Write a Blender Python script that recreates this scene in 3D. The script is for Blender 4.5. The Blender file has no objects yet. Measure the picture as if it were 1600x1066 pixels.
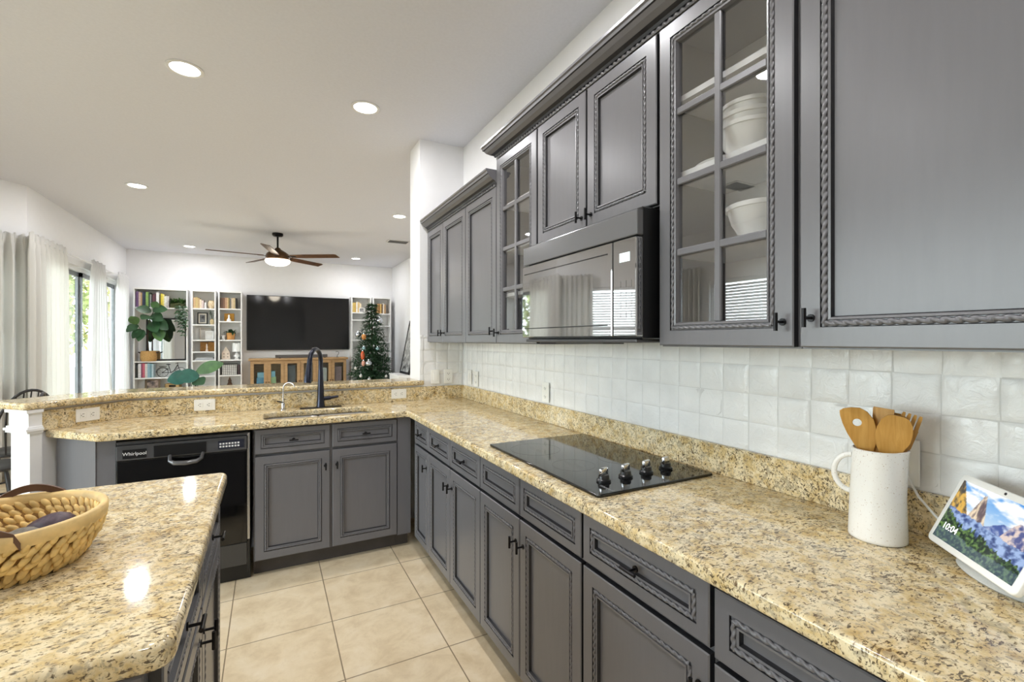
import bpy, bmesh, math, random
from mathutils import Matrix, Vector
PI = math.pi
random.seed(7)
SC = bpy.context.scene
COL = SC.collection
# ---------------------------------------------------------------- camera
cam = bpy.data.cameras.new('camera')
cam.sensor_width = 36.0
cam.lens = 725.43 / 1600 * 36.0
cam.shift_y = -1.93 / 1600
cam.clip_start = 0.02
camo = bpy.data.objects.new('camera', cam)
COL.objects.link(camo)
camo.location = (0, 0, 1.40)
camo.rotation_euler = (PI / 2, 0, -math.radians(27.594))
SC.camera = camo
# ---------------------------------------------------------------- look, world
SC.view_settings.view_transform = 'Standard'
SC.view_settings.look = 'None'
SC.view_settings.gamma = 1.0
SC.view_settings.use_curve_mapping = False
SC.view_settings.exposure = 0.22
SC.cycles.use_denoising = True
SC.cycles.max_bounces = 10
SC.cycles.diffuse_bounces = 5
SC.cycles.glossy_bounces = 5
SC.cycles.transparent_max_bounces = 16
SC.cycles.sample_clamp_indirect = 6.0
SC.cycles.caustics_reflective = False
SC.cycles.caustics_refractive = False
CAN_W = 9.8        # watts of each recessed ceiling light
FAN_W = 12.0
wd = bpy.data.worlds.new('sky')
SC.world = wd
wd.use_nodes = True
_n = wd.node_tree.nodes
_sky = _n.new('ShaderNodeTexSky')
_sky.sky_type = 'HOSEK_WILKIE'
_sky.turbidity = 3.0
_sky.ground_albedo = 0.5
_sky.sun_direction = (0.5, -0.5, 0.7)
_hs = _n.new('ShaderNodeHueSaturation')          # hazy bright day: little colour in the sky
_hs.inputs['Saturation'].default_value = 0.22
wd.node_tree.links.new(_sky.outputs[0], _hs.inputs['Color'])
wd.node_tree.links.new(_hs.outputs[0], _n['Background'].inputs[0])
_n['Background'].inputs[1].default_value = 44.0

_sun = bpy.data.lights.new('sun', 'SUN'); _sun.energy = 1.0; _sun.angle = .02; _sun.color = (1, .96, .88)
_so = bpy.data.objects.new('sun', _sun); COL.objects.link(_so)
_so.rotation_euler = Vector((-.62, .34, -.70)).to_track_quat('-Z', 'Y').to_euler()      # high behind the house, never through the windows

# ---------------------------------------------------------------- materials
def lin(r, g=None, b=None):
    if g is None: g = b = r
    f = lambda c: (c / 255 / 12.92) if c <= 10 else ((c / 255 + .055) / 1.055) ** 2.4
    return (f(r), f(g), f(b), 1)
class NT:
    def __init__(s, name):
        s.m = bpy.data.materials.new(name); s.m.use_nodes = True
        s.t = s.m.node_tree; s.b = s.t.nodes['Principled BSDF']; s.out = s.t.nodes['Material Output']
    def n(s, t, **k):
        o = s.t.nodes.new('ShaderNode' + t)
        for a, v in k.items(): setattr(o, a, v)
        return o
    def l(s, a, b): s.t.links.new(a, b)
    def pos(s, scale=(1, 1, 1), rot=(0, 0, 0)):
        g = s.n('NewGeometry'); mp = s.n('Mapping'); s.l(g.outputs['Position'], mp.inputs[0])
        mp.inputs['Scale'].default_value = scale; mp.inputs['Rotation'].default_value = rot
        return mp.outputs[0]
    def noise(s, v, scale, detail=3, rough=.5, out='Fac', dist=0):
        o = s.n('TexNoise'); s.l(v, o.inputs['Vector'])
        o.inputs['Scale'].default_value = scale; o.inputs['Detail'].default_value = detail
        o.inputs['Roughness'].default_value = rough; o.inputs['Distortion'].default_value = dist
        return o.outputs[out]
    def ramp(s, f, stops):
        o = s.n('ValToRGB'); s.l(f, o.inputs[0]); e = o.color_ramp.elements
        while len(e) < len(stops): e.new(.5)
        for x, (p, c) in zip(e, stops): x.position = p; x.color = c
        return o.outputs[0]
    def mix(s, f, a, b, mode='MIX'):
        o = s.n('Mix', data_type='RGBA', blend_type=mode)
        for i, v in ((0, f), (6, a), (7, b)):
            if hasattr(v, 'links'): s.l(v, o.inputs[i])
            else: o.inputs[i].default_value = v
        return o.outputs[2]
    def math(s, op, a, b=0.0):
        o = s.n('Math', operation=op)
        for i, v in ((0, a), (1, b)):
            if hasattr(v, 'links'): s.l(v, o.inputs[i])
            else: o.inputs[i].default_value = v
        return o.outputs[0]
    def bump(s, h, st=.2, dist=.01):
        o = s.n('Bump'); s.l(h, o.inputs['Height']); o.inputs['Strength'].default_value = st
        o.inputs['Distance'].default_value = dist
        s.l(o.outputs[0], s.b.inputs['Normal'])
    def set(s, **k):
        for a, v in k.items():
            i = s.b.inputs[{'col': 'Base Color', 'rough': 'Roughness', 'metal': 'Metallic', 'spec': 'Specular IOR Level',
                            'coat': 'Coat Weight', 'coatr': 'Coat Roughness', 'trans': 'Transmission Weight', 'ec': 'Emission Color',
                            'es': 'Emission Strength', 'sheen': 'Sheen Weight', 'ior': 'IOR', 'alpha': 'Alpha'}[a]]
            if hasattr(v, 'links'): s.l(v, i)
            else: i.default_value = v
        return s
MATS = {}
def pm(name, col, rough=.5, metal=0.0, spec=.5, var=.12, vs=14, **k):
    """plain painted / plastic / metal surface with a little procedural variation"""
    if name in MATS: return MATS[name]
    t = NT(name)
    c = lin(*col) if len(col) == 3 else col
    if var:
        f = t.noise(t.pos(), vs, 4)
        d = tuple(x * (1 - var) for x in c[:3]) + (1,)
        u = tuple(min(1, x * (1 + var)) for x in c[:3]) + (1,)
        t.set(col=t.ramp(f, [(.3, d), (.7, u)]))
    else: t.set(col=c)
    t.set(rough=rough, metal=metal, spec=spec, **k)
    MATS[name] = t.m
    return t.m
def granite():
    t = NT('granite')
    p = t.pos()
    base = t.ramp(t.noise(p, 26, 5, .6, dist=.6), [(.30, lin(190, 160, 104)), (.43, lin(214, 190, 140)), (.58, lin(230, 214, 176))])
    # grey-tan mineral patches
    g = t.ramp(t.noise(p, 48, 4, .65, dist=.8), [(.52, (0, 0, 0, 1)), (.60, (1, 1, 1, 1))])
    c = t.mix(t.math('MULTIPLY', g, .6), base, lin(158, 146, 124))
    # dark elongated flecks, clustered
    p2 = t.pos((1.0, 2.1, 1.6), (0, 0, .6))
    f1 = t.noise(p2, 82, 3, .6, dist=.7)
    cl = t.noise(p, 9, 2)
    f1 = t.math('ADD', f1, t.math('MULTIPLY', t.math('SUBTRACT', cl, .5), .22))
    d = t.ramp(f1, [(.556, (0, 0, 0, 1)), (.610, (1, 1, 1, 1))])
    dk = t.ramp(t.noise(p, 60, 2), [(.4, lin(56, 46, 38)), (.6, lin(112, 90, 62))])
    c = t.mix(t.math('MULTIPLY', d, .9), c, dk)
    f2 = t.ramp(t.noise(p, 150, 2), [(.60, (0, 0, 0, 1)), (.68, (1, 1, 1, 1))])
    c = t.mix(t.math('MULTIPLY', f2, .6), c, lin(72, 58, 44))
    t.set(col=c, rough=.07, spec=.45)
    return t.m
def floor_mat():
    t = NT('floor_tile')
    g = t.n('NewGeometry'); sx = t.n('SeparateXYZ'); t.l(g.outputs['Position'], sx.inputs[0])
    def line(o, x0, pitch, w):
        a = t.math('DIVIDE', t.math('SUBTRACT', o, x0 - 40 * pitch), pitch)
        fr = t.math('FRACT', a)
        e = t.math('MULTIPLY', t.math('MINIMUM', fr, t.math('SUBTRACT', 1.0, fr)), pitch)
        return t.math('LESS_THAN', e, w), t.math('FLOOR', a)
    gx, ix = line(sx.outputs[0], .277, .4495, .0026)
    gy, iy = line(sx.outputs[1], 2.0118, .4473, .0026)
    gr = t.math('MAXIMUM', gx, gy)
    p = t.pos()
    c = t.ramp(t.noise(p, 7, 8, .65, dist=.4), [(.3, lin(208, 186, 150)), (.52, lin(227, 208, 174)), (.72, lin(236, 220, 192))])
    st = t.ramp(t.noise(p, 26, 6, .7), [(.55, (0, 0, 0, 1)), (.75, (1, 1, 1, 1))])
    c = t.mix(t.math('MULTIPLY', st, .35), c, lin(188, 164, 124))
    cb = t.n('CombineXYZ'); t.l(ix, cb.inputs[0]); t.l(iy, cb.inputs[1])
    wn = t.n('TexWhiteNoise', noise_dimensions='2D'); t.l(cb.outputs[0], wn.inputs['Vector'])
    c = t.mix(t.math('MULTIPLY', wn.outputs['Value'], .12), c, lin(196, 172, 132))
    c = t.mix(gr, c, lin(140, 122, 96))
    t.set(col=c, rough=.38, spec=.4)
    h = t.math('SUBTRACT', t.noise(p, 60, 4), t.math('MULTIPLY', gr, 3.0))
    t.bump(h, .25, .002)
    return t.m
def wood(name, a, b, scale=(3, 30, 30), rough=.5):
    if name in MATS: return MATS[name]
    t = NT(name)
    p = t.pos(scale)
    t.set(col=t.ramp(t.noise(p, 1.4, 6, .6, dist=1.2), [(.3, lin(*a)), (.7, lin(*b))]), rough=rough, spec=.35)
    MATS[name] = t.m
    return t.m
def glass_mat(name='glass', tint=(1, 1, 1, 1), boost=.0):
    t = NT(name)
    fr = t.n('Fresnel'); fr.inputs[0].default_value = 1.5
    tr = t.n('BsdfTransparent'); tr.inputs[0].default_value = tint
    gl = t.n('BsdfGlossy'); gl.inputs['Roughness'].default_value = .012
    mx = t.n('MixShader')
    ge = t.n('NewGeometry')                        # only the outer face of a pane reflects
    t.l(t.math('MULTIPLY', t.math('ADD', fr.outputs[0], boost), t.math('SUBTRACT', 1.0, ge.outputs['Backfacing'])), mx.inputs[0]); t.l(tr.outputs[0], mx.inputs[1]); t.l(gl.outputs[0], mx.inputs[2])
    t.l(mx.outputs[0], t.out.inputs[0])
    return t.m
def cloth(name, c, tl=.35):
    t = NT(name)
    d = t.n('BsdfDiffuse'); d.inputs[0].default_value = lin(*c)
    tr = t.n('BsdfTranslucent'); tr.inputs[0].default_value = lin(*c)
    wv = t.noise(t.pos((1, 1, .15)), 420, 2)
    bp = t.n('Bump'); t.l(wv, bp.inputs['Height']); bp.inputs['Strength'].default_value = .15; bp.inputs['Distance'].default_value = .002
    t.l(bp.outputs[0], d.inputs['Normal'])
    mx = t.n('MixShader'); mx.inputs[0].default_value = tl
    t.l(d.outputs[0], mx.inputs[1]); t.l(tr.outputs[0], mx.inputs[2]); t.l(mx.outputs[0], t.out.inputs[0])
    return t.m
def emis(name, c, s):
    t = NT(name); t.set(col=(0.8, 0.8, 0.8, 1), ec=lin(*c), es=s); return t.m
def cabinet_paint():
    t = NT('cabinet_paint')
    p = t.pos((1, 1, .12))
    f = t.noise(p, 55, 4, .6)
    c = t.ramp(f, [(.3, lin(104, 103, 106)), (.7, lin(107, 106, 109))])
    t.set(col=c, rough=.30, spec=.5)
    t.bump(f, .006, .001)
    return t.m
def tile_glaze():
    t = NT('white_tile_glaze')
    p = t.pos()
    t.set(col=t.ramp(t.noise(p, 8, 3), [(.3, lin(229, 229, 228)), (.7, lin(240, 240, 239))]), rough=.16, spec=.5)
    t.bump(t.noise(p, 30, 5, .6, dist=1.8), .5, .006)
    return t.m
M_ = {}
M_['granite'] = granite()
M_['floor'] = floor_mat()
M_['wall'] = pm('wall_paint', (238, 238, 239), .6, var=.01, spec=.3)
M_['ceil'] = pm('ceiling_paint', (220, 221, 228), .8, var=.02, vs=60, spec=.2)
M_['trim'] = pm('white_trim_paint', (228, 228, 228), .35, var=.01)
M_['cab'] = cabinet_paint()
M_['glaze'] = pm('dark_antique_glaze', (34, 34, 37), .4, var=.1)
M_['cabin'] = pm('cabinet_inside', (232, 232, 233), .6, var=.02)
M_['kick'] = pm('kick_board', (72, 66, 62), .6)
M_['bronze'] = pm('dark_bronze', (34, 33, 34), .32, metal=.7, var=.1)
M_['faucet'] = pm('oil_rubbed_metal', (52, 54, 64), .25, metal=.85, var=.1)
M_['blackg'] = pm('black_gloss', (10, 10, 11), .06, var=0, spec=.6)
M_['blackp'] = pm('black_plastic', (22, 22, 23), .3, var=0)
M_['greyp'] = pm('dark_grey_plastic', (70, 70, 72), .35, var=.03)
M_['steel'] = pm('steel', (190, 190, 192), .25, metal=1.0, var=.04)
M_['chrome'] = pm('chrome', (215, 215, 218), .1, metal=1.0, var=0)
M_['tile'] = tile_glaze()
M_['grout'] = pm('grout', (212, 212, 210), .9, var=.03)
M_['white'] = pm('white_plastic', (238, 237, 232), .3, var=.01)
M_['slot'] = pm('socket_slot', (60, 58, 55), .6, var=0)
M_['glass'] = glass_mat()
M_['pane'] = glass_mat('window_glass', (.93, .97, .96, 1))
M_['cabglass'] = glass_mat('cabinet_glass', (1, 1, 1, 1), .25)
M_['curtain'] = cloth('curtain_cloth', (238, 237, 233), .45)
M_['sheer'] = cloth('sheer_cloth', (243, 243, 243), .45)
M_['oak'] = wood('oak', (160, 126, 86), (190, 156, 114), (4, 30, 30))
M_['bamboo'] = wood('bamboo', (178, 128, 54), (206, 158, 84), (60, 60, 5), .45)
M_['walnut'] = wood('walnut', (62, 42, 30), (104, 74, 50), (6, 6, 6), .4)
M_['bookwhite'] = pm('bookcase_white', (240, 240, 238), .45, var=.01)
M_['leafd'] = pm('leaf_dark', (44, 78, 46), .4, var=.35, vs=9)
M_['leafm'] = pm('leaf_mid', (70, 104, 52), .4, var=.3, vs=9)
M_['leaft'] = pm('leaf_teal', (48, 104, 92), .4, var=.25, vs=9)
M_['fir'] = pm('fir_needles', (62, 96, 66), .6, var=.4, vs=12)
M_['bark'] = pm('bark', (78, 62, 48), .8)
M_['paper'] = pm('paper', (228, 222, 208), .8, var=.03)
M_['soil'] = pm('soil', (52, 40, 32), .9)
M_['wicker'] = pm('wicker_weave', (196, 152, 92), .7, var=.2, vs=60)
M_['blackm'] = pm('black_metal', (24, 25, 28), .45, var=.05)

# ---------------------------------------------------------------- mesh helpers
def tf(vs, m):
    for v in vs: v.co = m @ v.co
class B:
    def __init__(s): s.bm = bmesh.new(); s.mi = 0
    def _m(s, fs):
        for f in fs: f.material_index = s.mi
    def box(s, x0, y0, z0, x1, y1, z1, bev=0, seg=2, mat=None):
        if x0 > x1: x0, x1 = x1, x0
        if y0 > y1: y0, y1 = y1, y0
        if z0 > z1: z0, z1 = z1, z0
        n0 = len(s.bm.faces)
        vs = [s.bm.verts.new(c) for c in ((x0, y0, z0), (x1, y0, z0), (x1, y1, z0), (x0, y1, z0), (x0, y0, z1), (x1, y0, z1), (x1, y1, z1), (x0, y1, z1))]
        fs = [s.bm.faces.new([vs[i] for i in f]) for f in ((3, 2, 1, 0), (4, 5, 6, 7), (0, 1, 5, 4), (1, 2, 6, 5), (2, 3, 7, 6), (3, 0, 4, 7))]
        s._m(fs)
        if bev:
            es = list({e for f in fs for e in f.edges})
            r = bmesh.ops.bevel(s.bm, geom=es, offset=bev, segments=seg, affect='EDGES', profile=.5)
            s._m(r['faces'])
            vs = [v for v in {v for f in r['faces'] for v in f.verts}] + [v for v in vs if v.is_valid]
        if mat is not None: tf(set(vs), mat)
        return s
    def quad(s, *c):
        f = s.bm.faces.new([s.bm.verts.new(x) for x in c]); s._m([f]); return s
    def tube(s, pts, r, n=10, cap=True, closed=False):
        pts = [Vector(p) for p in pts]; rs = r if isinstance(r, (list, tuple)) else [r] * len(pts)
        N = len(pts); rings = []
        t0 = (pts[1] - pts[0]).normalized()
        up = Vector((0, 0, 1)) if abs(t0.z) < .9 else Vector((1, 0, 0))
        u = t0.cross(up).normalized()
        for i in range(N):
            if closed: t = (pts[(i + 1) % N] - pts[i - 1])
            else: t = pts[min(i + 1, N - 1)] - pts[max(i - 1, 0)]
            t.normalize()
            u = (u - t * u.dot(t)); u.normalize(); w = t.cross(u)
            rings.append([s.bm.verts.new(pts[i] + (u * math.cos(2 * PI * k / n) + w * math.sin(2 * PI * k / n)) * rs[i]) for k in range(n)])
        fs = []
        for i in range(N if closed else N - 1):
            a, b = rings[i], rings[(i + 1) % N]
            for k in range(n): fs.append(s.bm.faces.new((a[k], a[(k + 1) % n], b[(k + 1) % n], b[k])))
        if cap and not closed:
            fs.append(s.bm.faces.new(rings[0][::-1])); fs.append(s.bm.faces.new(rings[-1]))
        s._m(fs); return s
    def cyl(s, a, b, r, n=16, r2=None):
        return s.tube([a, b], [r, r if r2 is None else r2], n)
    def lathe(s, prof, c=(0, 0, 0), n=28, mat=None, sx=1, sy=1, a0=0, a1=2 * PI):
        rings = []; full = abs(a1 - a0 - 2 * PI) < 1e-6; m = n if full else n + 1
        for r, z in prof:
            if r < 1e-6: rings.append([s.bm.verts.new((c[0], c[1], c[2] + z))])
            else: rings.append([s.bm.verts.new((c[0] + sx * r * math.cos(a0 + (a1 - a0) * k / n), c[1] + sy * r * math.sin(a0 + (a1 - a0) * k / n), c[2] + z)) for k in range(m)])
        fs = []
        for a, b in zip(rings, rings[1:]):
            for k in range(n):
                k2 = (k + 1) % m if full else k + 1
                if len(a) == 1 and len(b) == 1: continue
                if len(a) == 1: fs.append(s.bm.faces.new((a[0], b[k2], b[k])))
                elif len(b) == 1: fs.append(s.bm.faces.new((a[k], a[k2], b[0])))
                else: fs.append(s.bm.faces.new((a[k], a[k2], b[k2], b[k])))
        s._m(fs)
        if mat is not None: tf([v for r in rings for v in r], mat)
        return s
    def ball(s, c, r, n=12, sc=(1, 1, 1), mat=None):
        m = n // 2; vs = []
        prof = [(math.sin(PI * i / m), -math.cos(PI * i / m)) for i in range(m + 1)]
        rings = []
        for q, z in prof:
            rings.append([s.bm.verts.new((0, 0, z))] if q < 1e-6 else [s.bm.verts.new((q * math.cos(2 * PI * k / n), q * math.sin(2 * PI * k / n), z)) for k in range(n)])
        fs = []
        for a, b in zip(rings, rings[1:]):
            for k in range(n):
                k2 = (k + 1) % n
                if len(a) == 1: fs.append(s.bm.faces.new((a[0], b[k2], b[k])))
                elif len(b) == 1: fs.append(s.bm.faces.new((a[k], a[k2], b[0])))
                else: fs.append(s.bm.faces.new((a[k], a[k2], b[k2], b[k])))
        s._m(fs)
        T = Matrix.Translation(c) @ (mat if mat is not None else Matrix()) @ Matrix.Diagonal((r * sc[0], r * sc[1], r * sc[2], 1))
        tf([v for q in rings for v in q], T); return s
    def prism(s, poly, z0, z1):
        a = [s.bm.verts.new((x, y, z0)) for x, y in poly]; b = [s.bm.verts.new((x, y, z1)) for x, y in poly]
        n = len(poly); fs = [s.bm.faces.new(a[::-1]), s.bm.faces.new(b)]
        for i in range(n): fs.append(s.bm.faces.new((a[i], a[(i + 1) % n], b[(i + 1) % n], b[i])))
        s._m(fs); return s
    def leaf(s, p, d, L, W, droop=.3, up=(0, 0, 1), n=5, fold=.15):
        p = Vector(p); d = Vector(d).normalized(); up = Vector(up)
        side = d.cross(up)
        if side.length < 1e-3: side = Vector((1, 0, 0))
        side.normalize(); nu = side.cross(d).normalized()
        rows = []
        for i in range(n + 1):
            t = i / n; w = W * (math.sin(PI * min(1, t * .92 + .05)) ** .8) * .5
            c = p + d * (L * t) - Vector((0, 0, 1)) * (droop * L * t * t)
            rows.append([s.bm.verts.new(c + side * w + nu * fold * w), s.bm.verts.new(c), s.bm.verts.new(c - side * w + nu * fold * w)])
        fs = []
        for a, b in zip(rows, rows[1:]):
            for k in range(2): fs.append(s.bm.faces.new((a[k], a[k + 1], b[k + 1], b[k])))
        s._m(fs); return s
    def mat(s, m):
        tf(s.bm.verts, m); return s
def wmat(o):
    m = o.matrix_basis.copy()
    while o.parent: o = o.parent; m = o.matrix_basis @ m
    return m
def obj(name, b, mats, parent=None, world=True, smooth=None, solid=0):
    """ONE mesh object; with a parent, coordinates given in the world frame are moved into the parent's"""
    bm = b.bm if isinstance(b, B) else b
    if parent is not None and world: bmesh.ops.transform(bm, matrix=wmat(parent).inverted(), verts=bm.verts)
    bmesh.ops.recalc_face_normals(bm, faces=bm.faces)
    me = bpy.data.meshes.new(name); bm.to_mesh(me); bm.free()
    return link(name, me, mats, parent, smooth, solid)
def link(name, me, mats, parent=None, smooth=None, solid=0):
    for m in (mats if isinstance(mats, (list, tuple)) else [mats]): me.materials.append(M_[m] if isinstance(m, str) else m)
    if smooth is not None:
        me.polygons.foreach_set('use_smooth', [True] * len(me.polygons))
        if smooth > 0: me.set_sharp_from_angle(angle=math.radians(smooth))
    o = bpy.data.objects.new(name, me); COL.objects.link(o)
    if parent is not None: o.parent = parent
    if solid:
        md = o.modifiers.new('thickness', 'SOLIDIFY'); md.thickness = solid; md.offset = 0
    return o
def tag(o, label, cat, group=None):
    o['label'] = label; o['category'] = cat
    if group: o['group'] = group
    return o
def thing(name, label, cat, loc=(0, 0, 0), rotz=0, group=None):
    o = bpy.data.objects.new(name, None); COL.objects.link(o); o.empty_display_size = .05
    o.location = loc; o.rotation_euler = (0, 0, rotz)
    o.matrix_basis = Matrix.Translation(loc) @ Matrix.Rotation(rotz, 4, 'Z')
    return tag(o, label, cat, group)
def struct(name, b, mats, parent=None, smooth=None):
    o = obj(name, b, mats, parent, smooth=smooth)
    if parent is None: o['kind'] = 'structure'
    return o
def copy_tree(o, loc, rotz, label, group=None):
    r = o.copy(); COL.objects.link(r); r.location = loc; r.rotation_euler = (0, 0, rotz); r['label'] = label
    if group: r['group'] = group
    for ch in list(o.children):
        c = ch.copy(); COL.objects.link(c); c.parent = r
        for g in list(ch.children):
            d = g.copy(); COL.objects.link(d); d.parent = c
    return r
def text(name, body, size, m, mat, parent, depth=.0006):
    cu = bpy.data.curves.new(name, 'FONT'); cu.body = body; cu.size = size; cu.extrude = depth
    cu.align_x = 'CENTER'; cu.align_y = 'CENTER'
    t = bpy.data.objects.new(name, cu)
    me = bpy.data.meshes.new_from_object(t); bpy.data.objects.remove(t)
    me.transform(wmat(parent).inverted() @ m)
    return link(name, me, mat, parent)
def slab(name, outer, holes, z0, z1, bev, mats, parent=None, rnd=None):
    """a polished slab: 2-D outline with holes, eased edges"""
    cu = bpy.data.curves.new(name, 'CURVE'); cu.dimensions = '2D'; cu.fill_mode = 'BOTH'
    for poly in [outer] + holes:
        sp = cu.splines.new('POLY'); sp.points.add(len(poly) - 1); sp.use_cyclic_u = True
        for p, (x, y) in zip(sp.points, poly): p.co = (x, y, 0, 1)
    cu.bevel_depth = bev; cu.bevel_resolution = 4; cu.extrude = (z1 - z0) / 2 - bev; cu.offset = -bev
    t = bpy.data.objects.new(name, cu)
    me = bpy.data.meshes.new_from_object(t); bpy.data.objects.remove(t)
    me.transform(Matrix.Translation((0, 0, (z0 + z1) / 2)))
    if parent is not None: me.transform(wmat(parent).inverted())
    me.materials.clear()
    return link(name, me, mats, parent, smooth=40)
def rounded(poly, rads, seg=6):
    out = []; n = len(poly)
    for i, (p, r) in enumerate(zip(poly, rads)):
        p = Vector(p); a = Vector(poly[i - 1]); c = Vector(poly[(i + 1) % n])
        if r <= 0: out.append(tuple(p)); continue
        u = (a - p).normalized(); v = (c - p).normalized()
        ang = math.acos(max(-1, min(1, u.dot(v)))); L = r / math.tan(ang / 2)
        p0 = p + u * L; p1 = p + v * L
        for k in range(seg + 1):
            t = k / seg
            out.append(tuple(p0 * (1 - t) ** 2 + p * 2 * t * (1 - t) + p1 * t * t))
    return out
def srgb_rand(): return None

# ---------------------------------------------------------------- room shell
XR, YB, XL, YF, ZC = 1.4215, 3.586, -2.214, 10.306, 2.986
XN, YK = -3.40, -2.60                        # nook wall, wall behind the camera
struct('floor', B().box(-3.6, -2.8, -.1, 2.6, 10.5, 0), 'floor')
struct('ceiling', B().box(-3.6, -2.8, ZC, 2.6, 10.5, ZC + .1), 'ceil')
struct('wall_right', B().box(XR, YK - .1, 0, XR + .12, YB, ZC), 'wall')
struct('wall_stub', B().box(1.053, YB, 0, 2.55, 3.868, ZC), 'wall')
struct('wall_living_right', B().box(2.404, 3.868, 0, 2.52, YF, ZC), 'wall')
struct('wall_far', B().box(XL - .15, YF, 0, 2.52, YF + .12, ZC), 'wall')
struct('wall_behind', B().box(XN - .12, YK - .12, 0, XR, YK, ZC), 'wall')
def wall_open(name, p0, p1, th, openings, z1=ZC):
    """wall from p0 to p1 (outside on the left of the direction), openings = (s0, s1, z0, z1)"""
    d = Vector(p1) - Vector(p0); L = d.length; ang = math.atan2(d.y, d.x)
    b = B(); s = 0
    for a0, a1, c0, c1 in sorted(openings):
        b.box(s, 0, 0, a0, th, z1)
        if c0 > 0: b.box(a0, 0, 0, a1, th, c0)
        b.box(a0, 0, c1, a1, th, z1); s = a1
    b.box(s, 0, 0, L, th, z1)
    m = Matrix.Translation((p0[0], p0[1], 0)) @ Matrix.Rotation(ang, 4, 'Z')
    b.mat(m); struct(name, b, 'wall'); return m
PA, PB = (XL, 6.555), (XN, 6.555 - (XL - XN))
mL = wall_open('wall_left', PA, (XL, YF), .14, [(.06, 3.42, 0, 2.36)])
mD = wall_open('wall_bay', PB, PA, .14, [(.36, 1.62, .95, 2.25)])
mN = wall_open('wall_nook', (XN, YK), PB, .14, [(2.9, 5.9, 0, 2.36), (6.25, 7.25, .95, 2.25)])  # the wide full-height opening is added for side daylight
for i, (a0, a1, m, c0, c1) in enumerate(((.36, 1.62, mD, .95, 2.25), (6.25, 7.25, mN, .95, 2.25))):
    n = i + 1
    b = B()
    for q in ((a0, c0, a1, c0 + .05), (a0, c1 - .05, a1, c1), (a0, c0, a0 + .05, c1), (a1 - .05, c0, a1, c1), (a0, (c0 + c1) / 2 - .02, a1, (c0 + c1) / 2 + .02)):
        b.box(q[0], .05, q[1], q[2], .10, q[3])
    b.mat(m); w = struct('window_%d' % n, b, 'trim')
    struct('glass_pane', B().box(a0 + .05, .072, c0 + .05, a1 - .05, .078, c1 - .05).mat(m), 'pane', w)
    struct('window_sill', B().box(a0 - .03, -.018, c0 - .03, a1 + .03, .05, c0, .004).mat(m), 'trim', w)
    b = B()
    k = c0 + .07
    while k < c1 - .06:
        b.box(a0 + .02, -.022, -.0012, a1 - .02, .022, .0012, mat=Matrix.Translation((0, .025, k)) @ Matrix.Rotation(.95, 4, 'X')); k += .042
    b.box(a0 + .015, .0, c1 - .055, a1 - .015, .05, c1 - .005)
    b.box(a0 + .02, .005, c0 + .035, a1 - .02, .045, c0 + .05)
    b.mat(m)
    tag(obj('window_blind', b, 'trim'), ('white slatted blind in the bay window behind the curtains', 'white slatted blind in the window on the nook wall left of the kitchen')[i], 'blind')
# sliding door on the left wall
b = B()
s0, s1, zt = .06, 3.42, 2.36
for q in ((s0, 0, s0 + .05, zt), (s1 - .05, 0, s1, zt), (s0, zt - .05, s1, zt), (s0, 0, s1, .03)):
    b.box(q[0], .03, q[1], q[2], .11, q[3])
b.mat(mL); d1 = struct('door_1', b, 'trim')
alu = pm('aluminium_frame', (120, 122, 124), .4, metal=.5)
for i in range(4):
    a = s0 + .05 + i * .815; e = a + .835; yy = (.05, .075, .05, .075)[i]
    b = B()
    for q in ((a, .03, a + .055, zt - .05), (e - .055, .03, e, zt - .05), (a, zt - .11, e, zt - .05), (a, .03, e, .12)):
        b.box(q[0], yy, q[1], q[2], yy + .03, q[3])
    sash = struct('door_sash', b.mat(mL), alu, d1)
    struct('glass_pane', B().box(a + .05, yy + .012, .11, e - .05, yy + .018, zt - .1).mat(mL), 'pane', sash)
b = B()  # unseen glass door, added to let daylight in from the left
for q in ((2.9, 0, 2.96, 2.36), (5.84, 0, 5.9, 2.36), (2.9, 2.30, 5.9, 2.36), (2.9, 0, 5.9, .04), (3.86, 0, 3.94, 2.36), (4.86, 0, 4.94, 2.36)):
    b.box(q[0], .03, q[1], q[2], .11, q[3])
d2 = struct('added_daylight_door', b.mat(mN), 'trim')
struct('glass_pane', B().box(2.96, .068, .04, 5.84, .074, 2.30).mat(mN), 'pane', d2)
def portal(m, a0, a1, c0, c1):
    L = bpy.data.lights.new('daylight_portal', 'AREA'); L.shape = 'RECTANGLE'; L.size = a1 - a0; L.size_y = c1 - c0; L.cycles.is_portal = True
    o = bpy.data.objects.new('daylight_portal', L); COL.objects.link(o)
    o.matrix_world = m @ Matrix.Translation(((a0 + a1) / 2, .13, (c0 + c1) / 2)) @ Matrix.Rotation(-PI / 2, 4, 'X')
portal(mN, 2.9, 5.9, 0, 2.36); portal(mN, 6.25, 7.25, .95, 2.25); portal(mD, .36, 1.62, .95, 2.25); portal(mL, .06, 3.42, 0, 2.36)
b = B().box(s0 - .055, -.012, 0, s0, .004, zt + .07).box(s1, -.012, 0, s1 + .07, .004, zt + .07).box(s0 - .055, -.012, zt, s1 + .07, .004, zt + .07)
struct('trim_1', b.mat(mL), 'trim')

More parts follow.
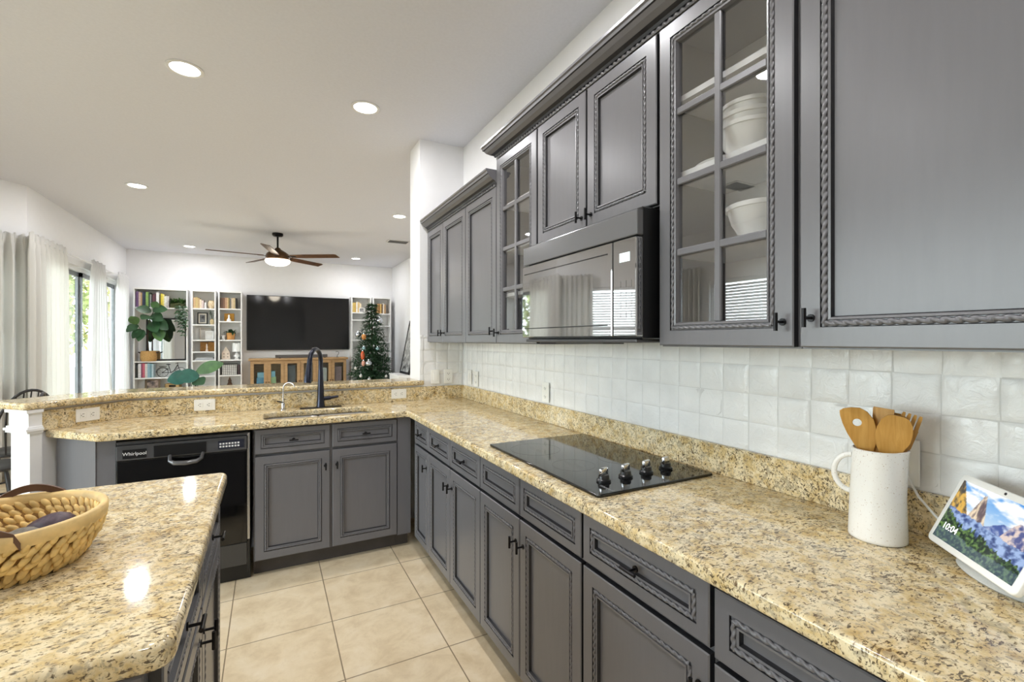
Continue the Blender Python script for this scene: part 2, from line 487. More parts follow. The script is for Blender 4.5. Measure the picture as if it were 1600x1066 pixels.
# ---------------------------------------------------------------- outside the glass
struct('ground', B().box(-30, -8, -.16, XL - .3, 34, -.1), pm('patio', (168, 164, 150), .8))
def tree(loc, h, r, seed, label, mat):
    rnd = random.Random(seed)
    t = thing('garden_tree', label, 'tree', loc, 0, 'garden trees beyond the sliding door')
    obj('trunk', B().tube([(0, 0, 0), (.05, 0, h * .4), (0, .05, h * .7)], [.12, .09, .05], 8), 'bark', t, world=False, smooth=0)
    b = B()
    for _ in range(1800):
        a = rnd.uniform(0, 2 * PI); q = rnd.random() ** .4; zz = rnd.uniform(-1, 1)
        rr = r * q * math.sqrt(1 - zz * zz * .8)
        p = (rr * math.cos(a), rr * math.sin(a), h * .6 + zz * h * .42 * q)
        b.leaf(p, (rnd.uniform(-1, 1), rnd.uniform(-1, 1), rnd.uniform(-.6, .6)), rnd.uniform(.2, .36), rnd.uniform(.1, .18), .3, n=2)
    f = obj('foliage', b, mat, t, world=False)
    return t
g1 = pm('garden_leaf', (132, 140, 88), .5, var=.4, vs=3); g2 = pm('garden_leaf_light', (176, 172, 112), .5, var=.35, vs=3)
tree((-4.9, 14.0, -.1), 4.4, 1.5, 1, 'bushy green garden tree seen through the left half of the sliding door', g1)
tree((-7.9, 24.0, -.1), 6.0, 2.8, 2, 'tall yellow-green garden tree behind the bushy one outside the sliding door', g2)
tree((-4.0, 18.5, -.1), 5.4, 2.0, 3, 'yellow-green garden tree seen right of the sliding door mullion', g2)

# ---------------------------------------------------------------- cabinets
ROPE_P = .021
def rope(b, x0, z0, x1, z1, y, r, step):
    """half-round twisted rope moulding round a rectangle, facing -y"""
    segs = [((x0, z0), (x1, z0)), ((x1, z0), (x1, z1)), ((x1, z1), (x0, z1)), ((x0, z1), (x0, z0))]
    rope_line(b, [(a[0], a[1]) for a in ()], 0, 0, 0) if 0 else None
    for (ax, az), (bx, bz) in segs:
        L = math.hypot(bx - ax, bz - az); n = max(2, int(L / step)); ux, uz = (bx - ax) / L, (bz - az) / L
        px, pz = -uz, ux
        prev = None; K = 6
        for i in range(n + 1):
            s = L * i / n; ph = 2 * PI * s / ROPE_P; ring = []
            for k in range(K + 1):
                th = PI * k / K
                rr = r * (.50 + .58 * abs(math.cos(th - ph / 2)))
                o = rr * math.cos(th); d = rr * math.sin(th)
                ring.append(b.bm.verts.new((ax + ux * s + px * o, y - d, az + uz * s + pz * o)))
            if prev:
                for k in range(K): b._m([b.bm.faces.new((prev[k], prev[k + 1], ring[k + 1], ring[k]))])
            prev = ring
def rings(b, x0, z0, x1, z1, prof, fill=True, dark=()):
    prev = None
    for ri, (ins, y) in enumerate(prof):
        b.mi = 1 if ri in dark else 0
        q = [b.bm.verts.new(c) for c in ((x0 + ins, y, z0 + ins), (x1 - ins, y, z0 + ins), (x1 - ins, y, z1 - ins), (x0 + ins, y, z1 - ins))]
        if prev:
            for k in range(4): b._m([b.bm.faces.new((prev[k], prev[(k + 1) % 4], q[(k + 1) % 4], q[k]))])
        prev = q
    b.mi = 0
    if fill: b._m([b.bm.faces.new(prev)])
    return prev
def tbar(parent, x, z, vertical, L=.05):
    b = B()
    b.cyl((x, 0, z), (x, -.026, z), .0034, 10)
    d = (0, 0, L / 2) if vertical else (L / 2, 0, 0)
    b.cyl((x - d[0], -.028, z - d[2]), (x + d[0], -.028, z + d[2]), .0048, 12)
    b.cyl((x, 0.001, z), (x, -.003, z), .009, 12)
    return obj('handle', b, 'bronze', parent, world=False, smooth=40)
def front(kind, parent, x0, z0, x1, z1, handle=None, step=.004, stile=.052, glass=None, rr=.0058, hl=.044):
    """framed front with rope moulding; local frame: x right, y into the cabinet, z up, face at y=0"""
    b = B()
    i = stile
    prof = [(.0, .020), (.0, .003), (.003, 0), (i - .0062, 0), (i - .0045, .0045), (i + .0095, .0045), (i + .0108, .0), (i + .016, .001), (i + .019, .011)]
    if glass is None:
        rings(b, x0, z0, x1, z1, prof, dark=(1, 4, 8))
    else:
        rings(b, x0, z0, x1, z1, prof + [(i + .019, .020), (0, .020)], fill=False, dark=(1, 4))
        c, r = glass; a = i + .017
        for k in range(1, c):
            xx = x0 + a + (x1 - x0 - 2 * a) * k / c; b.box(xx - .011, .003, z0 + a, xx + .011, .016, z1 - a, .003, 1)
        for k in range(1, r):
            zz = z0 + a + (z1 - z0 - 2 * a) * k / r; b.box(x0 + a, .0036, zz - .011, x1 - a, .0155, zz + .011, .003, 1)
    d = obj(kind, b, ['cab', 'glaze'], parent, world=False)
    b = B(); rope(b, x0 + i + .0025, z0 + i + .0025, x1 - i - .0025, z1 - i - .0025, .0035, rr, step)
    obj('rope_molding', b, 'cab', d, world=False, smooth=60)
    if glass is not None:
        obj('glass_pane', B().box(x0 + i + .016, .0155, z0 + i + .016, x1 - i - .016, .0185, z1 - i - .016), 'cabglass', d, world=False)
    if handle: tbar(d, handle[0], handle[1], handle[2], hl)
    return d
ZK, ZD0, ZD1, ZW0, ZW1 = .10, .108, .714, .729, .873
FX = .847                                     # face of the range-side doors
def base_unit(name, label, loc, rot, w, depth, fronts, step, kick=True, box_dx=(0, 0), top=.886):
    t = thing(name, label, 'cabinet', loc, rot)
    obj('body', B().box(box_dx[0], .0205, ZK, w + box_dx[1], depth, top), 'cab', t, world=False)
    if kick: obj('kick_board', B().box(box_dx[0], .085, 0, w + box_dx[1], depth, ZK), 'kick', t, world=False)
    for f in fronts: front(step=step, parent=t, **f)
    return t
def drawer(x0, x1, z0=ZW0, z1=ZW1, pull=True, stile=.036, rr=.005, hl=.05):
    return dict(kind='drawer', x0=x0, z0=z0, x1=x1, z1=z1, handle=((x0 + x1) / 2, (z0 + z1) / 2, False) if pull else None, stile=stile, rr=rr, hl=hl)
def door(x0, x1, side, z0=ZD0, z1=ZD1, hz=.62, glass=None, stile=.052, rr=.0055):
    hx = (x1 - .026) if side == 'r' else (x0 + .026)
    return dict(kind='door', x0=x0, z0=z0, x1=x1, z1=z1, handle=(hx, hz, True), glass=glass, stile=stile, rr=rr)
R90 = -PI / 2
DP = XR - FX - .003
def ry(y): return (FX, y, 0)
g = .003
base_unit('base_cabinet', 'narrow dark grey one-door base cabinet in the inside corner of the counter', ry(3.007), R90, .297, DP,
          [drawer(g, .294, stile=.034), door(g, .294, 'r', stile=.045)], .005, box_dx=(-.06, 0))
base_unit('base_cabinet', 'dark grey double door base cabinet between the corner cabinet and the cooktop cabinet', ry(2.71), R90, .776, DP,
          [drawer(g, .377), drawer(.383, .773), door(g, .377, 'r'), door(.383, .773, 'l')], .005)
base_unit('base_cabinet', 'dark grey double door base cabinet under the black cooktop, false drawer fronts without pulls', ry(1.934), R90, .772, DP,
          [drawer(g, .371, pull=False), drawer(.377, .769, pull=False), door(g, .371, 'r'), door(.377, .769, 'l')], .0035)
base_unit('base_cabinet', 'dark grey single door base cabinet with one drawer, right of the cooktop cabinet', ry(1.160), R90, .469, DP,
          [drawer(.006, .464, stile=.040, rr=.006, hl=.055), door(.006, .464, 'r', hz=.635)], .0025)
base_unit('base_cabinet', 'dark grey drawer stack base cabinet nearest the viewer under the range counter', ry(.690), R90, .62, DP,
          [drawer(.006, .614, stile=.044, rr=.0065, z0=.716, z1=.866, pull=False), drawer(.006, .614, z0=.42, z1=.703, stile=.05, rr=.0065), drawer(.006, .614, z0=.112, z1=.41, stile=.05, rr=.0065)], .0025)
# peninsula, sink side
PY = 3.087
t = base_unit('sink_cabinet', 'dark grey double door sink cabinet under the faucet, beside the dishwasher', (-.082, PY, 0), 0, .836, .42,
              [drawer(.008, .416), drawer(.431, .833), door(.008, .416, 'r'), door(.431, .833, 'l')], .005, top=.70, box_dx=(0, -.0))
obj('filler_panel', B().box(.837, .004, ZK, .926, .02, .886), 'cab', t, world=False)
obj('top_rail', B().box(0, .0205, .70, .836, .036, .886), 'cab', t, world=False)
obj('kick_return', B().box(.837, .085, 0, .926, .10, ZK), 'kick', t, world=False)
# end panel of the peninsula: narrow front filler and the 45 degree side
t = thing('end_cabinet', 'dark grey angled end panel of the peninsula between dishwasher and white post', 'cabinet', (-.744, PY, 0))
obj('filler_panel', B().prism([(-.783, PY), (-.706, PY), (-.706, PY + .25), (-.783, PY + .25)], .09, .886), 'cab', t)
pa = Vector((-.787, PY)); e2 = Vector((-1, 1)).normalized(); e1 = Vector((-1, -1)).normalized()
pb = pa + e2 * .30; pc = pb - e1 * .16; pd = pa - e1 * .012
obj('side_panel', B().prism([tuple(pa), tuple(pd), tuple(pb - e1 * .016), tuple(pb)], .09, .886), 'cab', t)
obj('corner_strip', B().cyl((pa.x, pa.y, .09), (pa.x, pa.y, .886), .004, 8), 'cab', t, smooth=40)

# upper cabinets
UX = 1.1115; UD = XR - UX - .002
def upper(label, y0, w, z0, z1, fronts, step, inside=None, name='wall_cabinet'):
    t = thing(name, label, 'cabinet', (UX, y0, z0), R90)
    h = z1 - z0
    if inside is None:
        obj('body', B().box(0, .0205, 0, w, UD, h), 'cab', t, world=False)
    else:
        b = B().box(0, .0205, 0, .016, UD, h).box(w - .016, .0205, 0, w, UD, h).box(.016, .0205, 0, w - .016, UD, .016).box(.016, .0205, h - .016, w - .016, UD, h)
        obj('body', b, 'cab', t, world=False)
        obj('back_panel', B().box(.016, UD - .008, .016, w - .016, UD - .001, h - .016), 'cabin', t, world=False)
        for q in inside: obj('shelf', B().box(.017, .035, q - .009, w - .017, UD - .009, q + .009), 'cabin', t, world=False)
    for f in fronts: front(step=step, parent=t, **f)
    return t
ZU, ZT, ZL = 1.3785, 2.395, 2.253
H = ZT - ZU; HL = ZL - ZU
upper('tall dark grey double door wall cabinet at the far end by the white wall', 3.575, .803, ZU, ZL,
      [door(g, .367, 'r', .004, HL - .003, .07), door(.373, .800, 'l', .004, HL - .003, .07)], .006)
upper('dark grey single solid door wall cabinet just left of the small glass door cabinet', 2.770, .452, ZU, ZL,
      [door(g, .449, 'r', .004, HL - .003, .07)], .006)
upper('dark grey glass door wall cabinet left of the microwave', 2.316, .438, ZU, ZT, [door(g, .435, 'l', .004, H - .003, .06, glass=(2, 4))], .004,
      inside=[H * .26, H * .5, H * .74])
upper('short dark grey double door wall cabinet above the microwave', 1.874, .762, 1.838, ZT,
      [door(.006, .376, 'r', .004, ZT - 1.841, .05), door(.386, .757, 'l', .004, ZT - 1.841, .05)], .0035)
upper('dark grey glass door wall cabinet right of the microwave with white bowls inside', 1.109, .444, ZU, ZT, [door(.004, .436, 'r', .004, H - .003, .065, glass=(2, 4))], .0025,
      inside=[H * .292, H * .53, H * .765])
upper('large dark grey solid door wall cabinet at the right edge, above the jug', .662, .56, ZU, ZT, [door(.004, .556, 'l', .004, H - .003, .072, rr=.007)], .0022)
def crown(name, label, y0, y1, z, ret):
    """crown moulding along the cabinet tops with a rope strip under the cove; returns to the wall at its far end"""
    prof = [(0, 0), (-.012, 0), (-.012, .016), (-.020, .018), (-.024, .028), (-.038, .034), (-.056, .046), (-.066, .060), (-.072, .062), (-.074, .074), (-.080, .078), (-.080, .088), (0, .088)]
    t = thing(name, label, 'molding', (UX, (y0 + y1) / 2, z))
    b = B(); ends = []
    for yy, ex in ((y0, ret[0]), (y1, ret[1])):
        ends.append([b.bm.verts.new((UX + dx + .02, yy + ex * -dx, z + dz)) for dx, dz in prof])
    A, C = ends
    for k in range(len(prof) - 1):
        f = b.bm.faces.new((A[k], A[k + 1], C[k + 1], C[k])); f.material_index = 1 if k in (2, 3, 4, 7) else 0
    b.bm.faces.new(A); b.bm.faces.new(C[::-1])
    # flat top back to the wall
    obj('crown', b, ['cab', 'glaze'], t)
    obj('top_board', B().box(UX + .02, y1, z, XR - .002, y0, z + .012), 'cab', t)
    b = B(); n = int((y0 - y1) / .0035); K = 8; prev = None
    for i in range(n + 1):
        s = (y0 - y1) * i / n; ring = []
        for k in range(K + 1):
            th = PI * k / K - PI * .25; rr = .0105 * (.50 + .58 * abs(math.cos(th - PI * s / .024)))
            ring.append(b.bm.verts.new((UX + .0075 - rr * math.sin(th), y0 - s, z + .0105 + rr * math.cos(th) - .002)))
        if prev:
            for k in range(K): b.bm.faces.new((prev[k], prev[k + 1], ring[k + 1], ring[k]))
        prev = ring
    obj('rope_molding', b, 'cab', t, smooth=60)
    return t
ca = crown('crown_molding', 'dark grey crown molding with rope trim on top of the taller wall cabinets', 2.316, .10, ZT, (1, 0))
cb = crown('crown_molding', 'dark grey crown molding on top of the lower far wall cabinets', 3.580, 2.319, ZL, (0, 0))
# far-end return of the tall section
obj('end_return', B().prism([(UX + .02, 2.316), (UX + .02, 2.318), (XR - .003, 2.318), (XR - .003, 2.316)], ZT, ZT + .085), 'cab', ca)

# ---------------------------------------------------------------- counters
ZG0, ZG1 = .886, .926
end = [(-.767 + 0, 3.022), (-1.045, 3.298)]
W1 = (-.755, 3.5655); W0 = (-1.055, 3.2655)
outer = rounded([(.814, .02), (.814, 3.052), end[0], end[1], (W1[0] - .002, W1[1] + .006), (1.4205, 3.584), (1.4205, .02)], [0, .02, .03, .01, 0, 0, 0])
sink_poly = rounded([(-.03, 3.115), (.62, 3.115), (.62, 3.425), (-.03, 3.425)], [.06] * 4)
ct = thing('countertop', 'L-shaped yellow-beige speckled granite countertop along range wall and sink, with low granite backsplash', 'countertop', (.9, 2, ZG0))
slab('slab', outer, [sink_poly], ZG0, ZG1, .011, 'granite', ct)
obj('range_backsplash', B().box(1.4015, .02, ZG1 + .0005, 1.4212, 3.564, 1.0295, .002, 1), 'granite', ct)
b = B().box(W1[0] - .004, 3.5655, ZG1 + .0005, 1.4205, 3.5845, 1.0295)
obj('sink_backsplash', b, 'granite', ct)
n1 = Vector((-1, 1)).normalized() * .02
obj('angled_backsplash', B().prism([W0, W1, (W1[0] + n1.x, W1[1] + n1.y), (W0[0] + n1.x, W0[1] + n1.y)], ZG1 + .0005, 1.0295), 'granite', ct)
# pony wall under the raised bar
e2v = Vector((-1, 1)).normalized(); e1v = Vector((-1, -1)).normalized()
w1 = Vector(W1) + Vector((0, .02)); w0 = Vector(W0) + e2v * .02
k2 = .105
pw = [tuple(w0), tuple(w1 + Vector((-.005, .0))), (1.0525, 3.586), (1.0525, 3.586 + k2), tuple(w1 + Vector((-.05, k2))), tuple(w0 + e2v * k2)]
struct('wall_peninsula', B().prism(pw, 0, 1.0445), 'wall')
ZB0, ZB1 = 1.045, 1.081
fr0 = Vector(W0) + e1v * .085 - e2v * .045
fr1 = Vector((W1[0] + .01, 3.538))
bk0 = fr0 + e2v * .30
bar = [tuple(fr0), tuple(fr1), (1.075, 3.538), (1.075, 3.583), (1.050, 3.583), (1.050, 3.835), (-.875, 3.835), tuple(bk0)]
bt = thing('bar_top', 'raised granite bar top running above the sink backsplash', 'countertop', (.1, 3.69, ZB0))
slab('slab', rounded(bar, [.02, .03, .01, 0, 0, .0, .03, .02]), [], ZB0, ZB1, .012, 'granite', bt)
# white post at the end of the bar
def opoly(s0, s1, c0, c1):
    o = Vector(W0)
    return [tuple(o + e1v * a + e2v * c) for a, c in ((s0, c0), (s1, c0), (s1, c1), (s0, c1))]
t = thing('support_post', 'white square post with molded capital carrying the left end of the bar', 'post', (W0[0], W0[1], 0))
obj('shaft', B().prism(opoly(.003, .052, -.025, .125), 0, .93), 'trim', t)
obj('neck', B().prism(opoly(.003, .058, -.027, .13), .93, 1.0435), 'trim', t)
for z0, z1, o in ((.925, .937, .010), (.937, .949, .016), (.949, .958, .008), (1.028, 1.0445, .012)):
    obj('capital_band', B().prism(opoly(.003, .058 + o, -.027 - o, .13 + o), z0, z1), 'trim', t)
obj('plinth', B().prism(opoly(.003, .064, -.037, .137), 0, .11), 'trim', t)

# island
t = thing('island', 'kitchen island in front left with speckled granite top and dark grey cabinets', 'island', (-.70, 1.42, 0))
IX = -.152
slab('slab', rounded([(-1.30, .885), (-.132, .885), (-.132, 1.945), (-1.30, 1.945)], [.03, .035, .035, .03]), [], ZG0, .93, .013, 'granite', t)
obj('body', B().box(-1.26, .925, .10, IX - .0205, 1.915, ZG0 - .001), 'cab', t)
obj('kick_board', B().box(-1.2, .98, 0, IX - .085, 1.86, .10), 'kick', t)
isl = thing('tmp', 'x', 'x', (IX, .925, 0), PI / 2)
for f in (drawer(.006, .490, hl=.06), drawer(.498, .984, hl=.06), door(.006, .490, 'r', hz=.64), door(.498, .984, 'l', hz=.64)):
    d = front(step=.003, parent=isl, **f)
    d.parent = t
    d.matrix_basis = Matrix.Translation(Vector((IX, .925, 0)) - Vector(t.location)) @ Matrix.Rotation(PI / 2, 4, 'Z')
bpy.data.objects.remove(isl)
for x0, x1 in ((-1.25, -.73), (-.72, IX - .022)):
    b = B(); rings(b, x0, .11, x1, .875, [(0, .0), (0, -.012), (.003, -.014), (.05, -.014), (.055, -.006), (.065, -.006)])
    b.mat(Matrix.Translation((0, .9245, 0))); obj('end_panel', b, 'cab', t)

# tiled backsplash
def tiles(name, label, O, U, N, L, z0, z1, p0, pitch=.1, rows=.0955, seed=3):
    rnd = random.Random(seed); O = Vector(O); U = Vector(U); N = Vector(N)
    t = thing(name, label, 'backsplash', tuple(O + U * (L / 2) + Vector((0, 0, z0))))
    def q(s, z, d): return O + U * s + N * d + Vector((0, 0, z))
    b = B(); b.bm.faces.new([b.bm.verts.new(q(s, z, .0015)) for s, z in ((0, z0), (L, z0), (L, z1), (0, z1))])
    obj('grout', b, 'grout', t)
    b = B(); r = z0; row = 0
    while r < z1 - .01:
        e = min(r + rows, z1); s = p0 + (rnd.uniform(-.004, .004)); s -= pitch * math.ceil(s / pitch)
        while s < L:
            a0, a1 = max(0, s + .0012), min(L, s + pitch - .0012)
            if a1 - a0 > .012:
                G = 6; tl = [rnd.uniform(-.0007, .0007) for _ in range(4)]; ph = rnd.uniform(0, 6); hh = .0040 + rnd.uniform(-.0010, .0010)
                gr = []
                jx0, jx1 = rnd.uniform(-.0012, .0012), rnd.uniform(-.0012, .0012)
                jz0, jz1 = rnd.uniform(-.001, .001), rnd.uniform(-.001, .001)
                for i in range(G + 1):
                    rw = []
                    for j in range(G + 1):
                        fi = (0, .05, .2, .5, .8, .95, 1)[i]; fj = (0, .05, .2, .5, .8, .95, 1)[j]
                        edge = i in (0, G) or j in (0, G)
                        d = .0016 if edge else hh + tl[0] * fi + tl[1] * fj + .0009 * math.sin(5 * fi + ph) * math.cos(4 * fj + ph * 1.7)
                        if not edge and (i in (1, G - 1) or j in (1, G - 1)): d -= .0007
                        # wobbly outline
                        wob = .0012 * math.sin(9 * fi + ph) if j in (0, 1, G - 1, G) else 0
                        wob2 = .0012 * math.sin(8 * fj + ph) if i in (0, 1, G - 1, G) else 0
                        rw.append(b.bm.verts.new(q(a0 + jx0 + (a1 - a0 + jx1 - jx0) * fj + wob2, r + .0012 + jz0 + (e - r - .0024 + jz1 - jz0) * fi + wob, d)))
                    gr.append(rw)
                for i in range(G):
                    for j in range(G): b.bm.faces.new((gr[i][j], gr[i][j + 1], gr[i + 1][j + 1], gr[i + 1][j]))
            s += pitch
        r += rows; row += 1
    obj('tile_field', b, 'tile', t, smooth=0)
    return t
tiles('tile_backsplash', 'white handmade square tile backsplash on the range wall', (XR, 3.575, 0), (0, -1, 0), (-1, 0, 0), 3.56, 1.030, 1.42, .068)
tiles('tile_backsplash', 'white square tile backsplash on the short end wall beside the bar', (1.055, YB, 0), (1, 0, 0), (0, -1, 0), .355, 1.030, 1.44, .03, seed=5)

# ---------------------------------------------------------------- appliances
# microwave
t = thing('microwave', 'black over-the-range microwave under the short wall cabinet', 'microwave', (1.22, 1.495, 1.40))
my0, my1, mz0, mz1, mx = 1.122, 1.868, 1.398, 1.818, 1.030
obj('body', B().box(mx + .03, my0 + .003, mz0 + .004, XR - .012, my1 - .003, mz1 + .012, .004, 1), 'blackp', t)
obj('vent_panel', B().box(mx + .004, my0, 1.736, mx + .032, my1, mz1, .004), pm('grey_gloss_panel', (100, 100, 102), .2, var=0, spec=.8), t)
mgl = pm('smoked_glass', (64, 64, 66), .03, var=0, spec=1.0, ior=2.7)
d = obj('door', B().box(mx, my0 + .117, mz0 + .012, mx + .030, my1, 1.730, .004), mgl, t)
obj('window_frame', B().box(mx - .0012, my0 + .14, 1.692, mx, my1 - .02, 1.696).box(mx - .0012, my0 + .14, mz0 + .05, mx, my1 - .02, mz0 + .054), 'blackp', d)
c = obj('control_panel', B().box(mx, my0, mz0 + .012, mx + .030, my0 + .112, 1.730, .004), mgl, t)
obj('display', B().box(mx - .001, my0 + .028, 1.655, mx, my0 + .078, 1.685), emis('pale_blue_glow', (170, 200, 208), .55), c)  # small pale blue glowing rectangle on the controls
b = B()
for i in range(4):
    for j in range(3): b.box(mx - .0008, my0 + .02 + j * .026, 1.47 + i * .034, mx + .0002, my0 + .04 + j * .026, 1.492 + i * .034)
obj('button', b, mgl, c)
obj('bottom_pan', B().box(mx + .012, my0 + .01, mz0 - .008, XR - .02, my1 - .01, mz0 + .005, .004), M_['greyp'], t)
obj('lamp_cover', B().box(mx + .06, 1.36, mz0 - .014, mx + .16, 1.68, mz0 - .007, .002), 'greyp', t)

# cooktop
t = thing('cooktop', 'black glass electric cooktop set in the granite counter', 'cooktop', (1.118, 1.495, ZG1))
slab('glass_top', rounded([(.868, 1.108), (1.372, 1.108), (1.372, 1.880), (.868, 1.880)], [.012] * 4), [], ZG1 + .0006, ZG1 + .0096, .003, M_['blackg'], t)
ringm = pm('burner_ring', (22, 22, 23), .2, var=0)
for x, y, r in ((1.0, 1.70, .105), (1.24, 1.72, .08), (1.0, 1.42, .08), (1.24, 1.42, .105)):
    obj('burner_ring', B().lathe([(r - .002, 0), (r - .002, .0003), (r, .0003), (r, 0)], (x, y, ZG1 + .0095), 48), ringm, t)
for i in range(4):
    x = .973 + i * .0973; y = 1.212 + i * .0045
    k = obj('knob', B().lathe([(0, 0), (.024, 0), (.024, .006), (.019, .010), (.018, .020), (.0165, .022), (0, .022)], (x, y, ZG1 + .0096), 24), 'blackp', t, smooth=40)
    m = Matrix.Translation((x, y, ZG1 + .0316)) @ Matrix.Rotation(.35, 4, 'Z')
    obj('grip', B().box(-.0200, -.0070, -.004, .0200, .0070, .022, .004).mat(m), 'chrome', k, smooth=40)
text('logo', 'Whirlpool', .0155, Matrix.Translation((.935, 1.150, ZG1 + .0098)) @ Matrix.Rotation(-PI / 2, 4, 'Z'), pm('logo_grey', (150, 150, 152), .4, var=0), t, .0002)

# dishwasher
t = thing('dishwasher', 'black dishwasher in the peninsula left of the sink cabinet', 'dishwasher', (-.40, PY, 0))
dx0, dx1 = -.702, -.098
obj('body', B().box(dx0 + .004, PY + .03, .10, dx1 - .004, 3.50, .870), 'blackp', t)
d = obj('door', B().box(dx0, PY - .012, .235, dx1 - .016, PY + .03, .768, .004), M_['blackg'], t)
c = obj('control_panel', B().box(dx0, PY - .016, .770, dx1 - .016, PY + .03, .848, .004), 'greyp', t)
obj('top_trim', B().box(dx0, PY - .004, .850, dx1, PY + .03, .866, .002), 'greyp', t)
obj('lower_panel', B().box(dx0, PY - .006, .105, dx1 - .016, PY + .03, .232, .003), pm('black_satin', (58, 57, 56), .3, var=0), t)
obj('kick_board', B().box(dx0, PY + .05, 0.002, dx1, PY + .07, .10), 'blackp', t)
obj('side_trim', B().box(dx1 - .015, PY - .008, .25, dx1 - .001, PY + .02, .862, .003), 'steel', t)
obj('side_trim_base', B().box(dx1 - .015, PY - .004, .06, dx1 - .001, PY + .02, .248, .002), 'blackp', t)
fy = PY - .0165
obj('logo_plate', B().box(-.675, fy - .001, .779, -.575, fy, .826), 'blackp', c)
X90 = Matrix.Rotation(PI / 2, 4, 'X')
white_ink = pm('white_ink', (225, 225, 225), .5, var=0)
text('logo', 'Whirlpool', .024, Matrix.Translation((-.625, fy - .0016, .803)) @ X90, white_ink, c)
obj('button_plate', B().box(-.255, fy - .001, .785, -.128, fy, .832), pm('navy_plate', (28, 32, 48), .3, var=0), c)
b = B()
for i in range(7):
    for j in range(2): b.box(-.248 + i * .0145, fy - .003, .794 + j * .016, -.2385 + i * .0145, fy - .001, .803 + j * .016)
obj('button', b, white_ink, c)
obj('latch_panel', B().box(-.545, fy - .002, .775, -.31, fy, .835, .001, 1), M_['blackp'], c)
b = B()
pts = [(-.475, fy, .775), (-.47, fy - .03, .752), (-.45, fy - .042, .742), (-.40, fy - .046, .738), (-.35, fy - .042, .742), (-.33, fy - .03, .752), (-.325, fy, .775)]
b.tube(pts, [.009, .010, .012, .013, .012, .010, .009], 12)
obj('handle', b, pm('grey_gloss', (110, 110, 112), .18, var=0, metal=.5), d, smooth=60)

# sink
t = thing('sink', 'undermount double bowl stainless sink in the granite counter by the faucet', 'sink', (.295, 3.27, .70))
for x0, x1 in ((-.035, .285), (.300, .625)):
    b = B()
    o = rounded([(x0, 3.11), (x1, 3.11), (x1, 3.43), (x0, 3.43)], [.05] * 4); n = len(o)
    lv = [(o, .885), (o, .74), (rounded([(x0 + .03, 3.14), (x1 - .03, 3.14), (x1 - .03, 3.40), (x0 + .03, 3.40)], [.04] * 4), .722)]
    rg = [[b.bm.verts.new((x, y, z)) for x, y in q] for q, z in lv]
    for a, c in zip(rg, rg[1:]):
        for k in range(n): b.bm.faces.new((a[k], a[(k + 1) % n], c[(k + 1) % n], c[k]))
    b.bm.faces.new(rg[-1])
    w = obj('bowl', b, pm('satin_steel', (206, 202, 194), .32, metal=.35, var=.03), t, smooth=50, solid=.002)
    obj('drain', B().lathe([(0, 0), (.03, 0), (.034, .004), (.04, .003), (.04, 0)], ((x0 + x1) / 2, 3.27, .7235), 24), 'chrome', w, smooth=40)
obj('divider', B().box(.283, 3.12, .735, .302, 3.42, .8845, .004), 'steel', t)
# faucet
t = thing('faucet', 'tall dark pull-down kitchen faucet behind the sink', 'faucet', (.318, 3.495, ZG1))
obj('base_plate', B().box(.185, 3.468, ZG1, .455, 3.522, ZG1 + .006, .0025), 'faucet', t, smooth=40)
fx, fyy = .318, 3.495
obj('body', B().lathe([(0, 0), (.029, 0), (.029, .006), (.026, .02), (.0235, .06), (.021, .12), (.018, .20), (.016, .26)], (fx, fyy, ZG1 + .005), 24), 'faucet', t, smooth=50)
dr = Vector((.215 - fx, 3.305 - fyy, 0)); R = .085; u = dr.normalized()
pts = []
for i in range(15):
    a = PI * (i / 14) * .92
    p = Vector((fx, fyy, 0)) + u * (R * (1 - math.cos(a))); pts.append((p.x, p.y, ZG1 + .262 + .062 + R * 1.0 * math.sin(a)))
pts = [(fx, fyy, ZG1 + .25)] + pts
e = Vector(pts[-1]); dn = (u * .22 + Vector((0, 0, -1))).normalized()
sp = obj('spout', B().tube(pts, .0150, 16), 'faucet', t, smooth=50)
q = [e - dn * .002, e + dn * .05, e + dn * .09, e + dn * .145, e + dn * .16]
obj('spray_head', B().tube([tuple(x) for x in q], [.0160, .0170, .0200, .0250, .0235], 18), 'faucet', t, smooth=50)
b = B().cyl((fx + .015, fyy, ZG1 + .062), (fx + .065, fyy - .004, ZG1 + .066), .0145, 16).tube([(fx + .060, fyy - .004, ZG1 + .066), (fx + .115, fyy - .012, ZG1 + .074)], [.0105, .0085], 12)
obj('lever', b, 'faucet', t, smooth=50)
# small filtered-water tap
t = thing('water_tap', 'small chrome gooseneck drinking water tap left of the faucet', 'faucet', (.083, 3.497, ZG1))
obj('base', B().lathe([(0, 0), (.02, 0), (.02, .004), (.012, .008), (.011, .045), (.008, .05), (0, .05)], (.083, 3.497, ZG1), 20), 'chrome', t, smooth=50)
pts = [(.083, 3.497, ZG1 + .045), (.083, 3.497, ZG1 + .13)] + [(.083 + .035 * (1 - math.cos(a)), 3.497 - .02 * (1 - math.cos(a)), ZG1 + .14 + .045 * math.sin(a)) for a in [PI * k / 9 * .9 for k in range(1, 10)]]
obj('spout', B().tube(pts, .0042, 12), 'chrome', t, smooth=50)
obj('lever', B().tube([(.083, 3.497, ZG1 + .05), (.045, 3.485, ZG1 + .062)], [.005, .004], 8), 'blackm', t, smooth=50)

